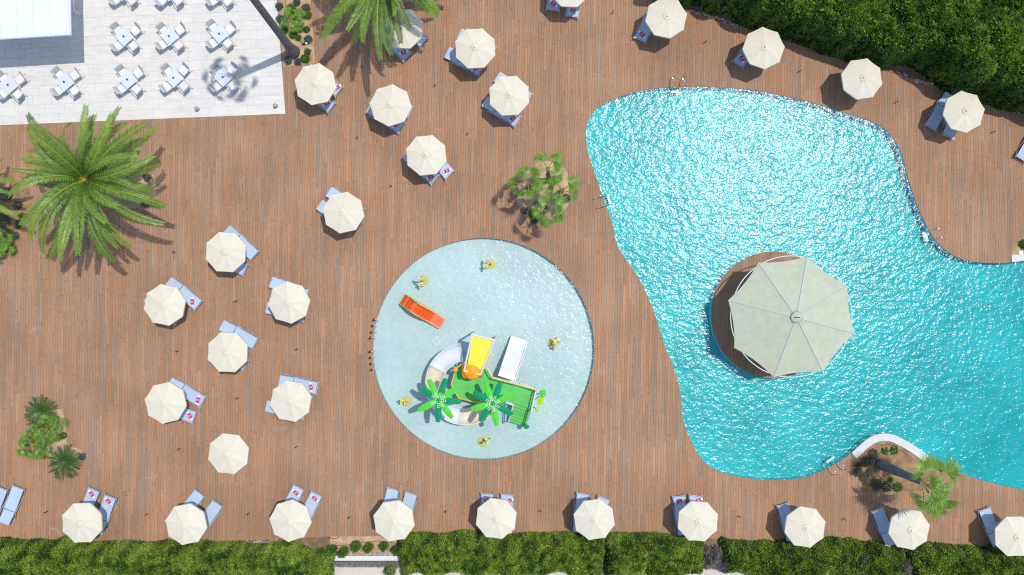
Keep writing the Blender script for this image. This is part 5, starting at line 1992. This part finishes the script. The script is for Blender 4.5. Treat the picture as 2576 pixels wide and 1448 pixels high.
# straight white slide and big curved half pipe
def trough(path, half, wall, mat, name, n_side=6, rnd=True):
    """path of (point, width direction)"""
    vs, fs = [], []
    prof = []
    for j in range(n_side + 1):
        a = math.pi * j / n_side
        prof.append((-math.cos(a) * half, (1 - math.sin(a)) * wall) if rnd else None)
    if not rnd:
        prof = [(-half, wall), (-half, 0.0), (half, 0.0), (half, wall)]
    m = len(prof)
    for p, w in path:
        for x, z in prof:
            vs.append(p + w * x + Vector((0, 0, z)))
        for x, z in reversed(prof):
            vs.append(p + w * (x * (1 + 0.05 / half)) + Vector((0, 0, z - (0.03 if z < wall * 0.9 else 0.0))))
    k = 2 * m
    for i in range(len(path) - 1):
        for j in range(k):
            fs.append((i * k + j, i * k + (j + 1) % k, (i + 1) * k + (j + 1) % k, (i + 1) * k + j))
    fs += [tuple(range(k)), tuple(range((len(path) - 1) * k + k - 1, (len(path) - 1) * k - 1, -1))]
    return MB().add(vs, fs).build(name, mat, t, rnd)


A, B = kl(1240, 690, 1.0), kl(1410, 175, 0.0)
wd = Vector((B.y - A.y, -(B.x - A.x), 0)).normalized()
trough([(A + Vector((0, 0, 0.0)), wd), (A.lerp(B, 0.12) + Vector((0, 0, 0.06)), wd), (A.lerp(B, 0.55) + Vector((0, 0, -0.04)), wd), (Vector((A.lerp(B, 0.85).x, A.lerp(B, 0.85).y, 0.02)), wd), (Vector((B.x, B.y, -0.06)), wd)], 0.40, 0.16, M_WHITE, 'straight_slide', rnd=False)
cc = (712, 762)
segs = [(98, 152, M_WHITEM), (152, 192, M_CREAMS), (192, 262, M_WHITEM), (262, 312, M_CREAMS)]
for (g0, g1, mt) in segs:
    path = []
    for i in range(9):
        g = g0 + (g1 - g0) * i / 8
        u = (g - 98) / 214
        z = ZP + 0.05 - (ZP + 0.02) * u
        ctr = kl(*cc, z)
        rad = 392 / 5.14 * MPP * (CAM_H - z) / CAM_H
        d = Vector((math.cos(R(g)) * 1.04, math.sin(R(g)) * 1.06, 0))
        path.append((Vector((ctr.x, ctr.y, z)) + d * rad, d.normalized()))
    trough(path, 0.40, 0.26, mt, 'curved_slide_section', 8)
    p, w = path[0]
    MB().tube([p + w * x + Vector((0, 0, z)) for x, z in ((-0.44, 0.27), (-0.3, 0.07), (0, -0.01), (0.3, 0.07), (0.44, 0.27))], 0.03, 5).build('slide_flange', M_WHITEM, t)
# sloping yellow splash roof with frame and tipping bucket
za, zb = 3.15, 2.55
qd = [kl(800, 132, za), kl(1072, 200, za), kl(915, 585, zb), kl(735, 505, zb)]
MB().add([v for v in qd] + [v - Vector((0, 0, 0.04)) for v in qd], [(3, 2, 1, 0), (4, 5, 6, 7), (0, 1, 5, 4), (1, 2, 6, 5), (2, 3, 7, 6), (3, 0, 4, 7)]).build('splash_roof', M_YEL, t)
fr = [kl(793, 122, za + 0.03), kl(1080, 194, za + 0.03), kl(905, 640, zb), kl(690, 590, zb)]
for i, (a, b) in enumerate(((0, 1), (1, 2), (2, 3), (3, 0))):
    MB().tube([fr[a], fr[b]], 0.045, 6).build('roof_frame', M_WHITEM, t)
for v in fr:
    MB().tube([(v.x, v.y, -0.4), (v.x, v.y, v.z)], 0.05, 8).build('roof_post', M_WHITEM, t)
bc = kl(800, 590, 2.5)
vs, fs = [], []
for i in range(7):
    a = R(200) * i / 6 - R(10)
    r_ = 0.34 + 0.05 * math.sin(math.pi * i / 6)
    for j in range(9):
        b = math.pi * j / 8
        vs.append((bc.x + r_ * 1.28 * math.cos(b) * (0.9 + 0.1 * math.sin(a)), bc.y + 0.36 * math.cos(a), bc.z + 0.08 - 0.42 * math.sin(b) * abs(math.sin(a)) ** 0.6))
for i in range(6):
    for j in range(8):
        c0 = i * 9 + j
        fs.append((c0, c0 + 1, c0 + 10, c0 + 9))
MB().add(vs, fs).build('tipping_bucket', M_ORG, t, True)
MB().lathe([(0.02, 0.16), (0.42, 0.06), (0.44, 0.0)], 18, (bc.x, bc.y, bc.z - 0.02)).build('bucket_lid', M_ORG, t, True)
q = kl(578, 578, 1.6)
MB().lathe([(0.03, -0.08), (0.11, -0.05), (0.14, 0.03), (0.10, 0.08), (0.03, 0.1)], 10, tuple(q)).build('yellow_flower', M_ORG, t, True)


def leaf_blade(L, W, seed):
    """serrated paddle leaf, arched, with thickness"""
    vs, fs = [], []
    n = 20
    for i in range(n + 1):
        u = i / n
        w = W * (0.22 + 0.78 * math.sin(math.pi * min(1, 0.08 + u * 0.80)) ** 0.9) * (1 if u < 0.97 else 0.75)
        w *= 1.0 - (0.16 if (i % 2 and 4 < i < 19) else 0.0)
        x = L * u
        z = 0.10 * math.sin(math.pi * u * 0.8) - 0.10 * u * u
        for y, dz in ((-w, -0.05), (0, 0.02), (w, -0.05)):
            vs.append((x, y, z + dz))
        for y, dz in ((-w, -0.08), (0, -0.05), (w, -0.08)):
            vs.append((x, y, z + dz))
    for i in range(n):
        a, b = i * 6, i * 6 + 6
        fs += [(a, b, b + 1, a + 1), (a + 1, b + 1, b + 2, a + 2), (a + 3, a + 4, b + 4, b + 3), (a + 4, a + 5, b + 5, b + 4), (a, a + 3, b + 3, b), (a + 2, b + 2, b + 5, a + 5)]
    fs += [(0, 1, 4, 3), (1, 2, 5, 4), (n * 6, n * 6 + 3, n * 6 + 4, n * 6 + 1), (n * 6 + 1, n * 6 + 4, n * 6 + 5, n * 6 + 2)]
    return MB().add(vs, fs).mesh('leaf', False)


LF = leaf_blade(1.02, 0.175, 1)


def toy_palm(label, cx, cy, z, base, angs, group):
    h = K(cx, cy, z)
    b = K(*base, 0)
    p = thing('toy_palm', label, 'play palm', (b.x, b.y, -0.4), group=group)
    hl = h - Vector((b.x, b.y, -0.4))
    MB().tube([(0, 0, 0), (hl.x * 0.5, hl.y * 0.5, hl.z * 0.5), hl], [0.11, 0.09, 0.07], 10).build('trunk', plain('toy_trunk', (0.55, 0.42, 0.22), 0.5, var=0.08), p, True)
    MB().lathe([(0.06, -0.1), (0.10, 0.0), (0.07, 0.06), (0.02, 0.08)], 12, tuple(hl)).build('hub', M_LEAFD, p, True)
    for k, a in enumerate(angs):
        me = LF if k == 0 else LF
        o = bpy.data.objects.new('leaf', LF.copy())
        COL.objects.link(o)
        o.data.materials.clear()
        o.data.materials.append(M_LEAFL if k % 2 == 0 else M_LEAFD)
        o.parent = p
        o.location = hl + Vector((0.06 * math.cos(R(a)), 0.06 * math.sin(R(a)), 0.0 if k % 2 else 0.05))
        o.rotation_euler = (0, R(4 if k % 2 else -2), R(a))
        for rr in (0.16, 0.25, 0.34):
            for s in (-1, 1):
                q = hl + Vector((math.cos(R(a)) * rr - math.sin(R(a)) * s * 0.035, math.sin(R(a)) * rr + math.cos(R(a)) * s * 0.035, 0.115))
                MB().box(q, (0.05, 0.035, 0.03), R(a)).build('clamp', M_WHITE, p)
    return p


G_ = 'toy palms on the play structure'
toy_palm('left toy palm with alternating light and dark green leaves', 360, 970, 3.3, (390, 880), (115, 72, 33, -5, -52, -92, -153, 146), G_)
toy_palm('right toy palm with alternating light and dark green leaves', 1062, 1012, 3.3, (1080, 930), (110, 70, 22, -30, -80, -126, -165, 150), G_)


def toy_leaf(label, cx, cy, z, r_, mat, shape, rz, base):
    b = K(*base, 0)
    p = thing('toy_leaf', label, 'play leaf', (b.x, b.y, -0.4), group='toy leaf sprayers beside the stairs')
    hl = K(cx, cy, z) - Vector((b.x, b.y, -0.4))
    MB().tube([(0, 0, 0), (hl.x * 0.7, hl.y * 0.7, hl.z * 0.6), hl], 0.03, 6).build('stem', M_WHITEM, p, True)
    n = 20
    vs = [(0, 0, 0.10 * r_ / 0.3)]
    for k in range(n):
        a = 2 * math.pi * k / n
        if shape == 'heart':
            rr = r_ * (1 - 0.35 * math.exp(-((math.atan2(math.sin(a - math.pi), math.cos(a - math.pi))) / 0.35) ** 2) + 0.22 * max(0, math.cos(a)) ** 6)
        elif shape == 'drop':
            rr = r_ * (0.75 + 0.55 * max(0, math.cos(a)) ** 5)
        else:
            rr = r_
        vs.append((rr * math.cos(a), rr * 0.9 * math.sin(a), -0.03))
    fs = [(0, 1 + k, 1 + (k + 1) % n) for k in range(n)] + [tuple(range(n, 0, -1))]
    o = MB().add(vs, fs).build('leaf', mat, p)
    o.location = hl
    o.rotation_euler = (0, 0, rz)
    return p


toy_leaf('green heart shaped toy leaf at the platform corner', 1708, 880, 1.9, 0.185, M_LEAFL, 'heart', ang(0, 1), (1690, 900))
toy_leaf('lime toy leaf below the heart shaped one', 1682, 975, 1.7, 0.22, M_LIME, 'drop', ang(-0.25, 1), (1670, 930))
toy_leaf('small lime toy leaf beside the stairs', 1630, 1102, 1.5, 0.10, M_LIME, 'round', 0, (1600, 1070))
toy_leaf('small dark green toy cap at the stair foot', 1497, 1314, 1.2, 0.135, M_LEAFD, 'round', 0, (1470, 1290))

# orange slide (its own survey enlargement)
def Q(cx, cy, z=0.0):
    return P(979.4 + cx / 6.543, 644 + cy / 6.543, z)


o_ = Q(500, 900, 0)
t = thing('toddler_slide', 'orange toddler slide with yellow and green edges in the splash pool', 'slide', (o_.x, o_.y, 0))
hd_, ft_ = Q(205, 715, 0.4), Q(870, 1122, 0.0)
ax = Vector((ft_.x - hd_.x, ft_.y - hd_.y, 0))
LL = ax.length
ax.normalize()
sd = Vector((-ax.y, ax.x, 0))
b0 = Vector((hd_.x - o_.x, hd_.y - o_.y, 0))
HWD = 0.255
prof = [(0.0, 0.02), (0.09, 0.20), (0.12, 0.20), (0.17, 0.38), (0.20, 0.40), (0.25, 0.58), (0.30, 0.60), (0.34, 0.60), (0.44, 0.48), (0.56, 0.27), (0.66, 0.06), (0.74, -0.05), (1.0, -0.12)]
vs, fs = [], []
for u, z in prof:
    for s in (-1, 1):
        vs.append(b0 + ax * (u * LL) + sd * (s * HWD) + Vector((0, 0, z)))
for i in range(len(prof) - 1):
    fs.append((i * 2, i * 2 + 2, i * 2 + 3, i * 2 + 1))
MB().add(vs, fs).build('slide_bed', M_RED, t)
top = [(0.0, 0.10), (0.12, 0.36), (0.25, 0.70), (0.34, 0.80), (0.46, 0.74), (0.58, 0.50), (0.68, 0.22), (0.8, 0.05), (1.0, -0.03)]
for s in (-1, 1):
    vs, fs = [], []
    for u, z in top:
        for dy in (HWD, HWD + 0.035):
            p = b0 + ax * (u * LL) + sd * (s * dy)
            vs += [p + Vector((0, 0, z)), p + Vector((0, 0, -0.35))]
    for i in range(len(top) - 1):
        a = i * 4
        fs += [(a, a + 4, a + 6, a + 2), (a, a + 1, a + 5, a + 4), (a + 2, a + 6, a + 7, a + 3)]
    fs += [(0, 2, 3, 1), (len(vs) - 4, len(vs) - 3, len(vs) - 1, len(vs) - 2)]
    MB().add(vs, fs).build('side_panel', M_YELR, t)
    MB().tube([b0 + ax * (u * LL) + sd * (s * (HWD + 0.02)) + Vector((0, 0, z)) for u, z in top[:4]], 0.022, 5).build('handrail', M_LEAFL, t)

# arched bee sprayers
def sprayer(label, base, arch, bee, z=1.15, bent=True):
    b = P(*base, 0)
    p = thing('bee_sprayer', label, 'water toy', (b.x, b.y, 0), group='bee striped water jets')
    MB().lathe([(0.26, -0.42), (0.26, -0.36), (0.10, -0.33)], 18).build('base_disc', M_OCHRE, p)
    a = P(*arch, z) - b
    e = P(*bee, z * 0.6) - b
    a.z, e.z = z, z * 0.6
    pts = [Vector((0, 0, -0.35)), Vector((0, 0, z * 0.45))]
    if bent:
        pts += [Vector((a.x * 0.45, a.y * 0.45, z * 0.88)), a, Vector((a.x * 0.6 + e.x * 0.4, a.y * 0.6 + e.y * 0.4, z * 0.95)), e + Vector((0, 0, 0.05))]
    else:
        pts += [e]
    MB().tube(pts, 0.048, 8).build('pipe', M_WHITE, p, True)
    d = (e - (a if bent else Vector((0, 0, z * 0.45)))).normalized()
    d.z = 0
    d = d.normalized() if d.length > 1e-3 else Vector((0, -1, 0))
    for k in range(5):
        MB().tube([e + d * (0.055 * k - 0.02), e + d * (0.055 * k + 0.035)], [0.055, 0.06] if k < 3 else [0.06, 0.05], 10).build('stripe', M_DARK if k % 2 == 0 else M_YEL, p)
    for s in (-1, 1):
        w = Vector((-d.y, d.x, 0)) * s
        MB().lathe([(0.02, 0.0), (0.055, 0.012), (0.02, 0.025)], 8, tuple(e + d * 0.09 + w * 0.075 + Vector((0, 0, 0.03)))).build('wing', M_YEL, p)
    return p


sprayer('bee striped water jet at the top of the splash pool', (1236, 664), (1226, 645), (1223.5, 664))
sprayer('bee striped water jet above the orange slide', (1065, 705), (1048, 697), (1056, 711))
sprayer('bee striped water jet at the right of the splash pool', (1391, 866), (1412, 876), (1403, 861))
sprayer('bee striped water jet at the lower left of the splash pool', (1021, 1013), (1018, 1013), (1015, 1014), 0.9, False)
sprayer('bee striped water jet at the bottom of the splash pool', (1214, 1114), (1218, 1112), (1221, 1111), 0.6, False)

# floor grilles
for k, (x, y, lb) in enumerate(((1216, 748, 'square white floor grille in the upper splash pool'), (1097, 860, 'square white floor grille in the left splash pool'))):
    g = thing('floor_grille', lb, 'grille', P(x, y, -0.37), R(38), group='floor grilles of the splash pool')
    fm = MB()
    for s in (-1, 1):
        MB().box((s * 0.15, 0, 0.0), (0.03, 0.33, 0.02)).build('frame_bar', M_WHITE, g)
        MB().box((0, s * 0.15, 0.0), (0.27, 0.03, 0.02)).build('frame_bar', M_WHITE, g)
    for q in (-0.08, 0.0, 0.08):
        MB().box((q, 0, 0.0), (0.02, 0.27, 0.012)).build('slat', M_WHITE, g)

# row of black capped jets on the left rim of the splash pool
JET = [(940.6, 805), (937.3, 820), (934.8, 835.5), (932, 850.6), (930.6, 885.3), (932, 900.3), (933.6, 915.7), (935.2, 930.8)]
for k, (x, y) in enumerate(JET):
    c = P(x, y, 0.55)
    d = Vector((KID_C[0] - c.x, KID_C[1] - c.y, 0)).normalized()
    lb = '%s black capped water jet from the top on the splash pool rim' % ['first', 'second', 'third', 'fourth', 'fifth', 'sixth', 'seventh', 'eighth'][k]
    j = thing('rim_jet', lb, 'water jet', (c.x, c.y, 0), group='black capped jets on the splash pool rim')
    MB().tube([d * 0.02, Vector((0, 0, 0.25)), Vector((0, 0, 0.50))], 0.022, 6).build('stem', M_WHITEM, j)
    MB().lathe([(0.05, 0.50), (0.06, 0.52), (0.06, 0.56), (0.025, 0.575)], 10).build('cap', M_DARK, j)
    MB().tube([Vector((0, 0, 0.40)), d * 0.10 + Vector((0, 0, 0.30)), d * 0.17 + Vector((0, 0, 0.0)), d * 0.18 + Vector((0, 0, -0.15))], 0.018, 6).build('spout', M_WHITEM, j)
